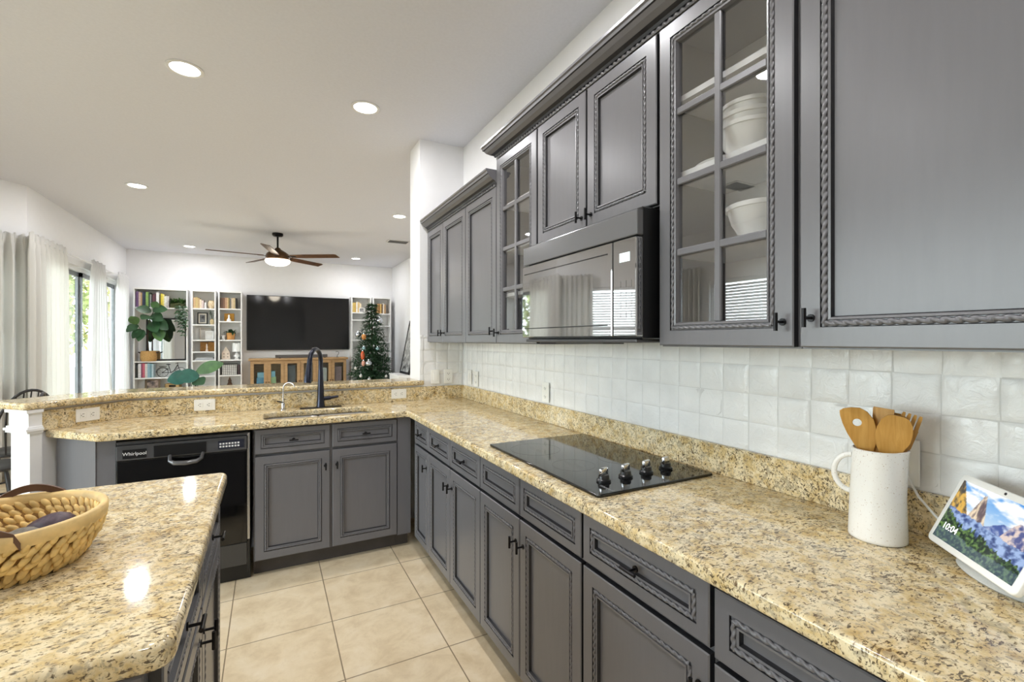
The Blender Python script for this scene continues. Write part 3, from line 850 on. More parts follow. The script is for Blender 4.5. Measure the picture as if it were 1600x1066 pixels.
# ---------------------------------------------------------------- wall plates
def outlet(label, m, horiz=False, kind='outlet', w=.072, h=.115):
    """m maps local (x right, y out of the wall toward the room = -y, z up) to the world"""
    t = thing('wall_outlet' if kind == 'outlet' else 'light_switch', label, 'outlet' if kind == 'outlet' else 'switch', tuple(m.translation), 0)
    r = Matrix.Rotation(PI / 2, 4, 'Y') if horiz else Matrix()
    M = m @ r
    obj('plate', B().box(-w / 2, -.006, -h / 2, w / 2, 0, h / 2, .0025).mat(M), 'white', t)
    if kind == 'outlet':
        for s in (-1, 1):
            f = obj('socket', B().box(-.0165, -.0075, s * .024 - .0145, .0165, -.005, s * .024 + .0145, .002).mat(M), 'white', t)
            b = B().box(-.0085, -.008, s * .024 - .005, -.006, -.0074, s * .024 + .005).box(.006, -.008, s * .024 - .005, .0085, -.0074, s * .024 + .004).cyl((0, -.0074, s * .024 - .009), (0, -.008, s * .024 - .009), .0025, 8)
            obj('slot', b.mat(M), 'slot', f)
    else:
        obj('rocker', B().box(-.0165, -.010, -.033, .0165, -.005, .033, .002).mat(M), 'white', t)
    return t
RZ = lambda y, z, d=.0085: Matrix.Translation((XR - d, y, z)) @ Matrix.Rotation(-PI / 2, 4, 'Z')
outlet('white double wall outlet on the tile backsplash behind the left end of the cooktop', RZ(2.279, 1.098))
outlet('white wall outlet on the range wall half hidden behind the utensil jug', RZ(.580, 1.096))
outlet('white light switch on the range wall, the one closer to the corner', RZ(3.42, 1.105), kind='switch')
outlet('white wall outlet on the range wall near the corner, right of the switch', RZ(3.29, 1.100))
BZ = lambda x, z: Matrix.Translation((x, YB - .0085, z))
outlet('white light switch on the short tiled end wall, beside the bar end', BZ(1.175, 1.105), kind='switch')
outlet('white wall outlet on the short tiled end wall, nearer the corner', BZ(1.285, 1.105))
outlet('white horizontal outlet on the granite riser left of the small water tap', Matrix.Translation((-.368, 3.565, .981)), True)
outlet('white horizontal outlet on the granite riser right of the faucet', Matrix.Translation((.882, 3.565, .985)), True)
om = Vector(W1) + (Vector(W0) - Vector(W1)) * .50
outlet('white horizontal outlet on the angled granite riser beside the white post', Matrix.Translation((om.x, om.y, .980)) @ Matrix.Rotation(PI / 4, 4, 'Z'), True)

# ---------------------------------------------------------------- things on the counter
jx, jy = 1.290, .580
t = thing('utensil_jug', 'white speckled ceramic jug full of wooden utensils on the right counter', 'jug', (jx, jy, ZG1))
def speckle():
    k = NT('speckled_glaze'); p = k.pos()
    s1 = k.ramp(k.noise(p, 330, 1), [(.69, (0, 0, 0, 1)), (.72, (1, 1, 1, 1))])
    k.set(col=k.mix(k.math('MULTIPLY', s1, .7), lin(236, 234, 229), lin(176, 150, 120)), rough=.2); return k.m
jm = speckle()
prof = [(0, 0), (.054, 0), (.0575, .003), (.0575, .008), (.0545, .10), (.0490, .205), (.0500, .2125), (.0475, .2135), (.0455, .20), (.050, .10), (.053, .012), (0, .010)]
b = B().lathe(prof, (jx, jy, ZG1), 48)
for v in b.bm.verts:                          # pouring lip, away from the handle
    if v.co.z > ZG1 + .17:
        k = (v.co.z - ZG1 - .17) / .045; a = math.atan2(v.co.y - jy, v.co.x - jx); da = math.cos(a - math.atan2(-.85, .25))
        if da > .8: v.co += Vector((math.cos(a), math.sin(a), .35)) * (.012 * k * (da - .8) / .2)
obj('body', b, jm, t, smooth=50)
hd = Vector((-.35, .94, 0)).normalized()
pts = []
for i in range(13):
    a = -PI / 2 + PI * i / 12
    pts.append(tuple(Vector((jx, jy, ZG1 + .135)) + hd * (.050 + .036 * math.cos(a)) + Vector((0, 0, .045 * math.sin(a) + .012))))
obj('handle', B().tube(pts, .0065, 12), jm, t, smooth=50)
def utensil(name, label, tip, foot, head, n=None, extra=None):
    """flat bamboo utensil: head outline (s, half width) along the stick, thickness 5 mm, standing in the jug"""
    tip = Vector(tip); foot = Vector(foot); ax = (tip - foot).normalized(); n = Vector(n or (-.9, -.35, 0)); n = (n - ax * n.dot(ax)).normalized(); sd = ax.cross(n)
    L = (tip - foot).length; b = B(); th = .0028
    rows = []
    for s, w, off in head:
        c = foot + ax * s + sd * off
        rows.append([b.bm.verts.new(c + sd * w + n * th), b.bm.verts.new(c - sd * w + n * th), b.bm.verts.new(c - sd * w - n * th), b.bm.verts.new(c + sd * w - n * th)])
    for p, q in zip(rows, rows[1:]):
        for k in range(4): b.bm.faces.new((p[k], p[(k + 1) % 4], q[(k + 1) % 4], q[k]))
    b.bm.faces.new(rows[0][::-1]); b.bm.faces.new(rows[-1])
    if extra: extra(b, foot, ax, sd, n)
    o = tag(obj(name, b, 'bamboo', smooth=30), label, 'utensil', 'bamboo utensils in the jug')
    return o, foot, ax, sd, n
z0 = ZG1 + .0125
spat = [(0, .005, 0), (.15, .006, 0), (.188, .009, 0), (.215, .022, .002), (.245, .030, .002), (.27, .0315, 0), (.29, .028, -.004), (.302, .021, -.009), (.306, .008, -.013)]
def holed():
    # spatula with a round hole: outline extruded as a slab with a hole
    tip = Vector((jx - .022, jy + .038, ZG1 + .302)); foot = Vector((jx + .018, jy - .020, z0)); ax = (tip - foot).normalized()
    n = Vector((-.85, -.45, 0)); n = (n - ax * n.dot(ax)).normalized(); sd = ax.cross(n)
    left = [(w + o, s) for s, w, o in spat]; right = [(-w + o, s) for s, w, o in spat]
    outl = right + left[::-1]
    hole = [(.009 * math.cos(-2 * PI * k / 18) - .002, .268 + .009 * math.sin(-2 * PI * k / 18)) for k in range(18)]
    o = slab('wooden_spatula', outl, [hole], -.0025, .0025, .0015, 'bamboo')
    m = Matrix(((sd.x, ax.x, n.x, foot.x), (sd.y, ax.y, n.y, foot.y), (sd.z, ax.z, n.z, foot.z), (0, 0, 0, 1)))
    o.data.transform(m)
    tag(o, 'bamboo spatula with a round hole, leaning left in the jug', 'utensil', 'bamboo utensils in the jug')
holed()
utensil('wooden_turner', 'narrow square-ended bamboo turner standing in the middle of the jug', (jx + .016, jy - .006, ZG1 + .306), (jx - .004, jy + .018, z0),
        [(0, .005, 0), (.17, .006, 0), (.20, .012, 0), (.225, .0155, 0), (.295, .0205, 0), (.299, .0195, 0)], (-.9, -.2, .1))
def bowl_rows():
    return [(0, .005, 0), (.165, .006, 0), (.19, .012, 0), (.21, .024, 0), (.235, .0325, 0), (.255, .033, 0), (.275, .029, 0), (.288, .020, 0), (.292, .010, 0)]
utensil('wooden_spoon', 'bamboo spoon with a wide round bowl at the front right of the jug', (jx + .002, jy - .040, ZG1 + .288), (jx - .005, jy + .022, z0), bowl_rows(), (-.9, -.4, 0))
utensil('wooden_spoon', 'second bamboo spoon standing behind the wide spoon in the jug', (jx + .034, jy - .020, ZG1 + .294), (jx - .012, jy + .005, z0), bowl_rows(), (-.75, -.55, 0))
def tines(b, foot, ax, sd, n):
    for k in (-1.5, -.5, .5, 1.5):
        c = foot + ax * .262 + sd * (k * .0105)
        rows = []
        for s, w in ((0, .0036), (.03, .0033), (.036, .002)):
            rows.append([b.bm.verts.new(c + ax * s + sd * w + n * .0025), b.bm.verts.new(c + ax * s - sd * w + n * .0025), b.bm.verts.new(c + ax * s - sd * w - n * .0025), b.bm.verts.new(c + ax * s + sd * w - n * .0025)])
        for p, q in zip(rows, rows[1:]):
            for i in range(4): b.bm.faces.new((p[i], p[(i + 1) % 4], q[(i + 1) % 4], q[i]))
        b.bm.faces.new(rows[-1])
utensil('wooden_fork', 'bamboo fork with short tines, rightmost in the jug', (jx + .034, jy - .050, ZG1 + .282), (jx - .005, jy + .018, z0 + .002),
        [(0, .005, 0), (.165, .006, 0), (.19, .012, 0), (.22, .019, 0), (.263, .0205, 0)], (-.8, -.5, 0), tines)

# smart display
BL = Vector((1.319, .498, .953)); Ud = Vector((-.68, -.73, 0)).normalized(); Nn = Vector((-.73, .68, 0)).normalized()
tau = math.radians(25); Vd = Vector((0, 0, 1)) * math.cos(tau) - Nn * math.sin(tau); Nf = Ud.cross(Vd)
if Nf.dot(Nn) < 0: Nf = -Nf
DW, DH = .256, .166
t = thing('smart_display', 'white smart display showing a mountain valley and clock, at the right end of the counter', 'display', (1.25, .38, ZG1))
MD = Matrix(((Ud.x, Vd.x, Nf.x, BL.x), (Ud.y, Vd.y, Nf.y, BL.y), (Ud.z, Vd.z, Nf.z, BL.z), (0, 0, 0, 1)))
me_o = slab('bezel', rounded([(0, 0), (DW, 0), (DW, DH), (0, DH)], [.014] * 4), [], -.012, 0, .003, 'white', None)
me_o.data.transform(wmat(t).inverted() @ MD); me_o.parent = t
def vnoise(x, y, s=0):
    def h(i, j): return (math.sin(i * 127.1 + j * 311.7 + s * 74.7) * 43758.5453) % 1
    i, j = math.floor(x), math.floor(y); fx, fy = x - i, y - j; fx = fx * fx * (3 - 2 * fx); fy = fy * fy * (3 - 2 * fy)
    return (h(i, j) * (1 - fx) + h(i + 1, j) * fx) * (1 - fy) + (h(i, j + 1) * (1 - fx) + h(i + 1, j + 1) * fx) * fy
def fbm(x, y, s=0, o=4): return sum(vnoise(x * 2 ** k, y * 2 ** k, s + k) / 2 ** (k + 1) for k in range(o))
def mixc(a, b, t): t = max(0, min(1, t)); return tuple(p * (1 - t) + q * t for p, q in zip(a, b))
def picture(u, v):
    """generic mountain valley: sky, cloud, cliffs, misty forest; u right, v up"""
    c = mixc((190, 216, 240), (78, 150, 226), (v - .55) / .45)
    cl = fbm(u * 5 + 2, v * 9, 3); c = mixc(c, (248, 250, 253), (cl - .38) * 6)
    pk = .60 + .10 * math.sin(u * 9 + .6) * (u > .4) + .16 * (fbm(u * 7, 1.3, 9) - .4)          # far blue range
    if u > .38 and v < pk:
        k = fbm(u * 20 + v * 9, v * 14, 5); c = mixc((70, 92, 158), (206, 214, 232), (k - .34) * 4)
    dm = .76 - 7.5 * abs(u - .80) ** 1.6
    if v < dm and u > .55:
        k = fbm(u * 26, v * 20, 7); c = mixc((74, 82, 140), (226, 206, 196), (k - .32) * 4 - (u - .80) * 5)
    pl = .93 - abs(u - .345) * 3.2 if u > .33 else .93 - (.33 - u) * 5.4
    if v < pl and .18 < u < .50:                                                              # pale buttress
        k = fbm(u * 34, v * 9 + u * 6, 11); c = mixc((108, 92, 96), (238, 218, 188), (k - .3) * 3.4)
    lf = 1.05 - u * 2.1
    if v < lf:                                                                                # ochre cliff on the left
        k = fbm(u * 26 + v * 5, v * 12, 13); c = mixc((62, 56, 52), (222, 176, 78), (k - .3) * 4)
    if v < .50 - .12 * (u - .2) + .06 * fbm(u * 14, 2, 15):
        k = fbm(u * 22, v * 20, 17); c = mixc((54, 74, 128), (162, 186, 226), (k - .3) * 3.2)
    tr = .30 + .06 * math.sin(u * 5) + .22 * (fbm(u * 38, 3, 21, 2) - .42)
    if u < .3: tr = max(tr, .50 - u * .9 + .1 * fbm(u * 60, 1, 5, 2))
    if v < tr:
        k = fbm(u * 46, v * 30, 23); c = mixc((24, 42, 36), (112, 146, 78), (k - .36) * 3.4)
    if v < .12 + .1 * fbm(u * 9, 5, 3): c = mixc(c, (110, 126, 160), .45)
    return c
sm = .014; SW, SH = DW - 2 * sm, DH - 2 * sm
NU, NV = 150, 96
bm = bmesh.new(); lay = bm.loops.layers.float_color.new('screen')
gr = [[bm.verts.new(MD @ Vector((sm + SW * i / NU, sm + SH * j / NV, .0006))) for i in range(NU + 1)] for j in range(NV + 1)]
for j in range(NV):
    for i in range(NU):
        f = bm.faces.new((gr[j][i], gr[j][i + 1], gr[j + 1][i + 1], gr[j + 1][i]))
        for l, (a, c) in zip(f.loops, ((i, j), (i + 1, j), (i + 1, j + 1), (i, j + 1))):
            l[lay] = lin(*picture(a / NU, c / NV))
k = NT('screen_glow'); at = k.n('VertexColor', layer_name='screen'); k.set(col=(0, 0, 0, 1), rough=.08, ec=at.outputs[0], es=.92)
scr = obj('screen', bm, k.m, t)
glow = emis('screen_text', (250, 250, 252), 1.0)
text('clock_text', '10:04', .021, MD @ Matrix.Translation((sm + .036, sm + .031, .0012)), glow, scr, .0002)
obj('camera_lens', B().cyl(tuple(MD @ Vector((DW / 2, DH - .007, 0))), tuple(MD @ Vector((DW / 2, DH - .007, .0008))), .0028, 14), 'blackm', t)
b = B(); cc = BL + Ud * (DW / 2) - Nn * .040
rg = []
for z, w, d, o in ((ZG1, .090, .042, .014), (ZG1 + .004, .094, .045, .014), (.950, .095, .040, .022), (.985, .080, .026, .040), (1.02, .06, .014, .052)):
    rg.append([b.bm.verts.new(Vector((cc.x, cc.y, 0)) - Nn * o + Ud * (w * math.cos(2 * PI * k / 36)) + Nn * (d * math.sin(2 * PI * k / 36)) + Vector((0, 0, z))) for k in range(36)])
for a, c in zip(rg, rg[1:]):
    for k in range(36): b.bm.faces.new((a[k], a[(k + 1) % 36], c[(k + 1) % 36], c[k]))
b.bm.faces.new(rg[0][::-1]); b.bm.faces.new(rg[-1])
obj('base', b, pm('grey_fabric', (196, 197, 194), .8, var=.05, vs=300), t, smooth=60)
obj('cord', B().tube([(1.315, .415, .948), (1.345, .462, .972), (1.372, .502, .992), (1.392, .540, 1.02), (1.402, .565, 1.06), (1.405, .580, 1.075)], .0028, 8), 'white', t, smooth=50)

# bowls in the glass cabinet
def bowl(label, c, r, h, n=1):
    b = B()
    for k in range(n):
        o = k * h * .34
        b.lathe([(0, .004 + o), (r * .5, .0 + o), (r * .56, .004 + o), (r * .86, h * .5 + o), (r * .97, h * .86 + o), (r * 1.03, h * .87 + o), (r * 1.03, h + o), (r * .98, h + o), (r * .9, h * .7 + o), (r * .7, h * .3 + o), (0, h * .12 + o)], c, 36)
    return tag(obj('mixing_bowl', b, M_['bowlw'], smooth=40), label, 'bowl', 'white bowls in the glass cabinet')
M_['bowlw'] = pm('white_ceramic', (240, 239, 236), .25, var=.01)
S1, S2 = ZU + H * .292 + .0095, ZU + H * .53 + .0095
bowl('large white bottom bowl of the stack on the glass cabinet middle shelf', (1.232, .872, S2), .088, .085)
bowl('white bowl stacked inside the large bowl on the middle shelf of the glass cabinet', (1.232, .872, S2 + .031), .082, .085)
bowl('topmost white bowl of the stack on the middle shelf of the glass cabinet', (1.232, .872, S2 + .062), .076, .085)
bowl('single white rimmed bowl on the lowest shelf of the glass cabinet', (1.232, .842, S1), .085, .095)
tag(obj('plate', B().lathe([(0, 0), (.06, 0), (.105, .016), (.107, .019), (.06, .006), (0, .005)], (1.28, .975, S2), 32), 'bowlw', smooth=40), 'white plate left of the bowl stack in the glass cabinet', 'plate')

# basket on the island
bx, by, bz = -.488, 1.335, .93
t = thing('fruit_basket', 'round woven water hyacinth basket with leather handles on the island', 'basket', (bx, by, bz))
hya = pm('water_hyacinth', (230, 196, 128), .6, var=.28, vs=38)
hya2 = pm('hyacinth_rim', (222, 190, 128), .55, var=.18, vs=30)
rs = lambda z: .116 + .044 * math.sin(min(1, z / .092) * PI / 2)
b = B().lathe([(0, .004), (.120, .004), (rs(.01) - .004, .012), (rs(.05) - .004, .05), (rs(.09) - .004, .088), (rs(.09) - .010, .088), (rs(.05) - .010, .05), (rs(.01) - .012, .014), (0, .010)], (bx, by, bz), 48)
obj('liner', b, pm('hyacinth_core', (150, 112, 60), .8, var=.2, vs=50), t, smooth=60)
b = B(); rnd = random.Random(4)
for row in range(6):
    N = 46
    for k in range(N):
        a = 2 * PI * (k + .5 * (row % 2)) / N + rnd.uniform(-.02, .02); z = .010 + row * .0145
        r = rs(z) + .001
        for inner in (0, 1):
            rr = r - inner * .0115
            m = Matrix.Rotation(a, 4, 'Z') @ Matrix.Rotation((.95 if row % 2 else .65) + rnd.uniform(-.25, .25), 4, 'X')
            b.ball((bx + rr * math.cos(a), by + rr * math.sin(a), bz + z), 1, 8, (.0045, .0165, .0075), m)
obj('weave', b, hya, t, smooth=0)
b = B()
b.lathe([(rs(.09) - .009, .084), (rs(.09) + .004, .080), (rs(.09) + .006, .090), (rs(.09) + .006, .105), (rs(.09) + .002, .108), (rs(.09) - .005, .107), (rs(.09) - .009, .100), (rs(.09) - .009, .084)], (bx, by, bz), 60)
obj('rim', b, hya2, t, smooth=60)
lea = pm('brown_leather', (92, 64, 46), .5, var=.15)
for a0 in (math.radians(92), math.radians(275)):
    b = B(); prev = None
    for i in range(17):
        s = -1 + 2 * i / 16; a = a0 + s * .40; z = .096 + .026 * (1 - s * s); r = rs(.09) + .006 - .012 * (1 - s * s)
        if abs(s) > .97: z -= .012
        c = Vector((bx + r * math.cos(a), by + r * math.sin(a), bz + z)); o = Vector((math.cos(a), math.sin(a), 0)); up = Vector((0, 0, 1))
        q = [b.bm.verts.new(c + o * .003 + up * .008), b.bm.verts.new(c - o * .003 + up * .008), b.bm.verts.new(c - o * .003 - up * .008), b.bm.verts.new(c + o * .003 - up * .008)]
        if prev:
            for k in range(4): b.bm.faces.new((prev[k], prev[(k + 1) % 4], q[(k + 1) % 4], q[k]))
        else: b.bm.faces.new(q[::-1])
        prev = q
    b.bm.faces.new(prev); obj('handle', b, lea, t, smooth=50)
av1 = pm('avocado_skin', (72, 56, 66), .5, var=.35, vs=120); av2 = pm('avocado_skin_grey', (104, 98, 88), .5, var=.3, vs=120)
def avocado(label, c, rz, m, tl=0):
    b = B().lathe([(0, -.040), (.012, -.0385), (.024, -.032), (.032, -.019), (.0345, -.004), (.032, .012), (.025, .028), (.018, .041), (.012, .049), (.005, .0525), (0, .053)], (0, 0, 0), 24)
    b.mat(Matrix.Translation(c) @ Matrix.Rotation(rz, 4, 'Z') @ Matrix.Rotation(PI / 2 - tl, 4, 'Y'))
    t = tag(obj('avocado', b, m, smooth=0), label, 'avocado', 'avocados in the basket')
    return t
avocado('purple-black avocado farther back in the woven basket', (bx + .060, by + .070, bz + .046), 2.9, av1)
avocado('greyish brown avocado nearer the front of the woven basket', (bx + .035, by - .012, bz + .046), 2.5, av2)
avocado('greyish avocado at the left edge of the frame in the basket', (bx - .055, by + .03, bz + .046), 1.2, av2)

# ---------------------------------------------------------------- ceiling fixtures
canm = emis('lamp_lens', (255, 250, 242), 9.0)
def can(x, y, label, w=1.0):
    t = thing('recessed_light', label, 'ceiling light', (x, y, ZC), 0, 'recessed ceiling lights')
    obj('trim_ring', B().lathe([(.074, -.001), (.095, -.001), (.096, -.005), (.090, -.008), (.076, -.006), (.074, -.001)], (x, y, ZC), 40), 'trim', t, smooth=50)
    obj('lens', B().lathe([(0, -.003), (.0745, -.003)], (x, y, ZC), 40), canm, t)
    L = bpy.data.lights.new('lamp', 'AREA'); L.shape = 'DISK'; L.size = .14; L.energy = CAN_W * w; L.color = (.98, .97, 1)
    o = bpy.data.objects.new('lamp', L); COL.objects.link(o); o.location = (0, 0, -.012); o.parent = t
for x, y, l in ((-.437, 3.29, 'recessed ceiling light nearest the viewer on the left, above the dishwasher'),
                (.581, 3.272, 'recessed ceiling light above the sink, left of the short wall'),
                (-1.206, 6.016, 'recessed ceiling light on the left, above the dining nook edge'),
                (1.479, 5.951, 'recessed ceiling light just left of the short wall, behind the bar'),
                (-1.201, 9.515, 'recessed ceiling light far left, before the tall bookcase'),
                (1.495, 9.435, 'recessed ceiling light far right, before the Christmas tree'),
                (-.36, 1.72, 'recessed ceiling light above the island, mirrored in the glass cabinet'),
                (.60, 1.72, 'recessed ceiling light above the aisle beside the cooktop'),
                (-.36, .10, 'recessed ceiling light left of the camera position'),
                (.60, .10, 'recessed ceiling light right of the camera position'),
                (-1.9, 1.72, 'added unseen recessed ceiling light left of the island, brightening the nook')):  # this last lamp is unseen, added to brighten the nook side
    can(x, y, l, (1.6 if x < 0 and y < 7 else 1.15) if y > 5 else (.7 if y < 1 else 1.0))
# fan
FXc, FYc = .111, 7.759
t = thing('ceiling_fan', 'dark wood five-blade ceiling fan with a lit white bowl in the living room', 'ceiling fan', (FXc, FYc, ZC))
obj('canopy', B().lathe([(0, 0), (.075, 0), (.075, -.03), (.06, -.045), (.02, -.05), (0, -.05)], (FXc, FYc, ZC), 28), 'bronze', t, smooth=40)
obj('downrod', B().cyl((FXc, FYc, ZC - .04), (FXc, FYc, 2.74), .013, 12), 'bronze', t, smooth=40)
obj('motor', B().lathe([(0, 2.775), (.03, 2.77), (.05, 2.745), (.11, 2.71), (.15, 2.68), (.165, 2.64), (.165, 2.60), (.15, 2.585), (0, 2.585)], (FXc, FYc, 0), 36), pm('bronze_brown', (92, 66, 40), .35, metal=.6), t, smooth=40)
obj('light_bowl', B().lathe([(.168, 2.590), (.172, 2.575), (.16, 2.545), (.12, 2.518), (.06, 2.505), (0, 2.503)], (FXc, FYc, 0), 36), emis('bowl_glow', (255, 244, 222), 2.6), t, smooth=0)
for k in range(5):
    a = math.radians(44 + 72 * k)
    m = Matrix.Translation((FXc, FYc, 2.645)) @ Matrix.Rotation(a, 4, 'Z') @ Matrix.Rotation(math.radians(-12), 4, 'X')
    bl = obj('blade', B().prism([(.19, -.045), (.40, -.06), (.86, -.07), (.89, -.06), (.905, .055), (.40, .065), (.19, .05)], -.004, .004).mat(m), 'walnut', t)
    obj('blade_bracket', B().box(.13, -.022, -.009, .27, .022, -.003, .002).mat(m), 'bronze', bl)
L = bpy.data.lights.new('lamp', 'POINT'); L.energy = FAN_W; L.shadow_soft_size = .12; L.color = (1, .9, .74)
o = bpy.data.objects.new('lamp', L); COL.objects.link(o); o.location = (0, 0, 2.46 - ZC); o.parent = t
vent = t = thing('ceiling_vent', 'white louvered air vent in the living room ceiling near the short wall', 'vent', (1.84, 7.49, ZC))
b = B()
for q in ((1.67, 7.38, 2.01, 7.40), (1.67, 7.58, 2.01, 7.60), (1.67, 7.38, 1.69, 7.60), (1.99, 7.38, 2.01, 7.60)): b.box(q[0], q[1], ZC - .010, q[2], q[3], ZC - .001)
obj('frame', b, 'trim', t)
b = B()
for k in range(8): b.box(-.15, -.011, -.001, .15, .011, .001, mat=Matrix.Translation((1.84, 7.413 + k * .0225, ZC - .008)) @ Matrix.Rotation(.7, 4, 'X'))
obj('louver', b, pm('vent_grey', (150, 150, 150), .5), t)
obj('duct', B().box(1.69, 7.40, ZC - .0015, 1.99, 7.58, ZC - .0005), 'blackm', t)
copy_tree(vent, (-2.03, 3.16, ZC), 0, 'louvered air vent in the ceiling left of the kitchen, mirrored in the cabinet glass')

# ---------------------------------------------------------------- curtains and chairs
def curtain(label, p0, p1, z1, folds, m='curtain', flare=(0, 0), amp=.035, head=True, seed=1, ztop=.06):
    rnd = random.Random(seed)
    p0 = Vector(p0 + (0,)); p1 = Vector(p1 + (0,)); d = (p1 - p0); L = d.length; d.normalize(); n = Vector((d.y, -d.x, 0))
    t = thing('curtain', label, 'curtain', tuple((p0 + p1) / 2), 0, 'pale curtains along the left wall')
    b = B(); NS = folds * 18; zs = [.015, .3, .8, 1.3, 1.8, z1 - .25, z1 - .12, z1 - .075, z1 - .05, z1 - .02, z1, z1 + ztop]
    ph = [rnd.uniform(-.5, .5) for _ in range(folds + 2)]; rows = []
    for z in zs:
        q = (z1 - z) / z1; row = []
        for i in range(NS + 1):
            s = i / NS; a0 = -flare[0] * q; a1 = L + flare[1] * q
            f = s * folds; k = int(f); w = ph[k] * (1 - f + k) + ph[min(k + 1, folds + 1)] * (f - k)
            am = amp * (1.0 if z < z1 - .2 else (.8 if z < z1 - .04 else .5)) * (1 + .5 * w)
            off = am * math.sin(2 * PI * f + w * 1.2 + .25 * q)
            off += .010 * math.sin(2 * PI * f * 2.0 + 3 * w) * (1 if z < z1 - .1 else .8)
            if z > z1 - .1: off += .007 * math.sin(2 * PI * f * 4 + 1)
            x = p0 + d * (a0 + (a1 - a0) * s) + n * (off + .085)
            row.append(b.bm.verts.new((x.x, x.y, z + (.012 * math.sin(2 * PI * f * 1.5 + w) if z > z1 else 0))))
        rows.append(row)
    for a, c in zip(rows, rows[1:]):
        for i in range(NS): b.bm.faces.new((a[i], a[i + 1], c[i + 1], c[i]))
    obj('panel', b, m, t, smooth=0, solid=.003)
    return t
wd_ = lambda s: (PA[0] - s * .7071, PA[1] - s * .7071)
curtain('pale gathered curtain at the left edge of the frame, on the bay wall', wd_(.62), wd_(.0), 2.40, 7, seed=2)
curtain('pale gathered curtain covering the left wall beside the bay corner', (XL, 6.36), (XL, 7.34), 2.42, 8, seed=3, flare=(0, .07))
curtain('bright white curtain in the middle of the sliding door', (XL, 8.20), (XL, 8.70), 2.42, 6, 'sheer', seed=4, flare=(.24, .34))
curtain('white curtain in the far left corner next to the bookcase', (XL, 9.42), (XL, 9.96), 2.42, 5, 'sheer', seed=5, flare=(.10, .06), amp=.03)
curtain('pale curtain on the nook wall left of the kitchen, mirrored in the cabinet glass', (XN, 4.72), (XN, 5.25), 2.40, 6, seed=6)
t = thing('curtain_rod', 'thin white curtain rod along the left wall above the sliding door', 'curtain rod', (XL + .085, 8.45, 2.43))
obj('rod', B().cyl((XL + .085, 6.62, 2.43), (XL + .085, 10.0, 2.43), .009, 10), 'trim', t, smooth=40)
for y in (6.75, 8.05, 9.2, 9.98): obj('bracket', B().box(XL + .002, y - .008, 2.422, XL + .085, y + .008, 2.438), 'trim', t)

def windsor():
    t = thing('dining_chair', 'black Windsor dining chair behind the bar, its arched back just above the granite', 'chair', (0, 0, 0), 0, 'black Windsor chairs in the dining nook')
    m = pm('black_wood', (40, 38, 38), .4, var=.15)
    b = B().lathe([(0, .435), (.20, .435), (.225, .445), (.225, .46), (.20, .468), (.10, .460), (0, .458)], (0, 0, 0), 32, sx=1.0, sy=.95)
    obj('seat', b, m, t, world=False, smooth=50)
    arch = []
    for i in range(21):
        a = PI * i / 20; arch.append((.20 * math.cos(a) * 1.02, -.17 - .13 * math.sin(a) ** .8, .455 + .53 * math.sin(a) ** .75))
    obj('back_bow', B().tube(arch, .011, 10), m, t, world=False, smooth=50)
    for k in range(7):
        x = -.135 + .045 * k; c = math.acos(max(-1, min(1, x / .204))); zt = .455 + .53 * math.sin(c) ** .75; yt = -.17 - .13 * math.sin(c) ** .8
        obj('spindle', B().tube([(x * .8, -.175, .46), (x * .95, (-.175 + yt) / 2, (zt + .46) / 2), (x, yt, zt)], [.006, .008, .005], 8), m, t, world=False, smooth=50)
    for sx in (-1, 1):
        for sy in (-1, 1):
            obj('leg', B().tube([(sx * .13, sy * .12, .44), (sx * .165, sy * .155, .24), (sx * .205, sy * .20, 0)], [.012, .019, .011], 10), m, t, world=False, smooth=50)
        obj('stretcher', B().tube([(sx * .17, -.165, .20), (sx * .17, .165, .20)], .009, 8), m, t, world=False, smooth=50)
    obj('cross_stretcher', B().tube([(-.17, 0, .20), (.17, 0, .20)], .009, 8), m, t, world=False, smooth=50)
    return t
ch = windsor(); ch.location = (-1.93, 5.46, 0); ch.rotation_euler = (0, 0, math.radians(40))
copy_tree(ch, (-1.86, 4.86, 0), math.radians(100), 'black Windsor dining chair at the left frame edge, nearer than the arched one')

# ---------------------------------------------------------------- living room furniture
YS = 10.02                                    # front of the bookcases
def bookcase(label, x0, x1, shelves, h=2.295):
    t = thing('bookcase', label, 'bookcase', ((x0 + x1) / 2, 10.16, 0), 0, 'white bookcases on the far wall')
    for x in (x0, x1 - .020): obj('side_panel', B().box(x, YS, 0, x + .020, 10.30, h), 'bookwhite', t)
    obj('back_panel', B().box(x0 + .021, 10.289, .06, x1 - .021, 10.298, h - .021), 'bookwhite', t)
    obj('top_panel', B().box(x0 + .0205, YS, h - .022, x1 - .0205, 10.299, h), 'bookwhite', t)
    for z in [.08, .44] + shelves: obj('shelf', B().box(x0 + .0205, YS + .004, z - .022, x1 - .0205, 10.288, z), 'bookwhite', t)
    return t
bookcase('wide white bookcase in the left corner with mirror and potted plant', -2.062, -1.292, [.743, 1.027, 1.963])
bookcase('narrow white bookcase next to the wide one, with the framed photo', -1.238, -.868, [.745, 1.028, 1.187, 1.40, 1.68, 1.969])
bookcase('narrow white bookcase directly left of the television', -.829, -.454, [.749, 1.033, 1.40, 1.744, 1.977])
bookcase('narrow white bookcase directly right of the television, behind the Christmas tree', 1.500, 1.897, [.745, 1.03, 1.40, 1.82, 1.970])
bookcase('narrow white bookcase in the right corner, behind the Christmas tree', 1.936, 2.312, [.745, 1.03, 1.355, 1.70, 1.958])
ORD = ['first', 'second', 'third', 'fourth', 'fifth', 'sixth', 'seventh', 'eighth', 'ninth', 'tenth', 'eleventh', 'twelfth', 'thirteenth', 'fourteenth', 'fifteenth', 'sixteenth', 'seventeenth', 'eighteenth']
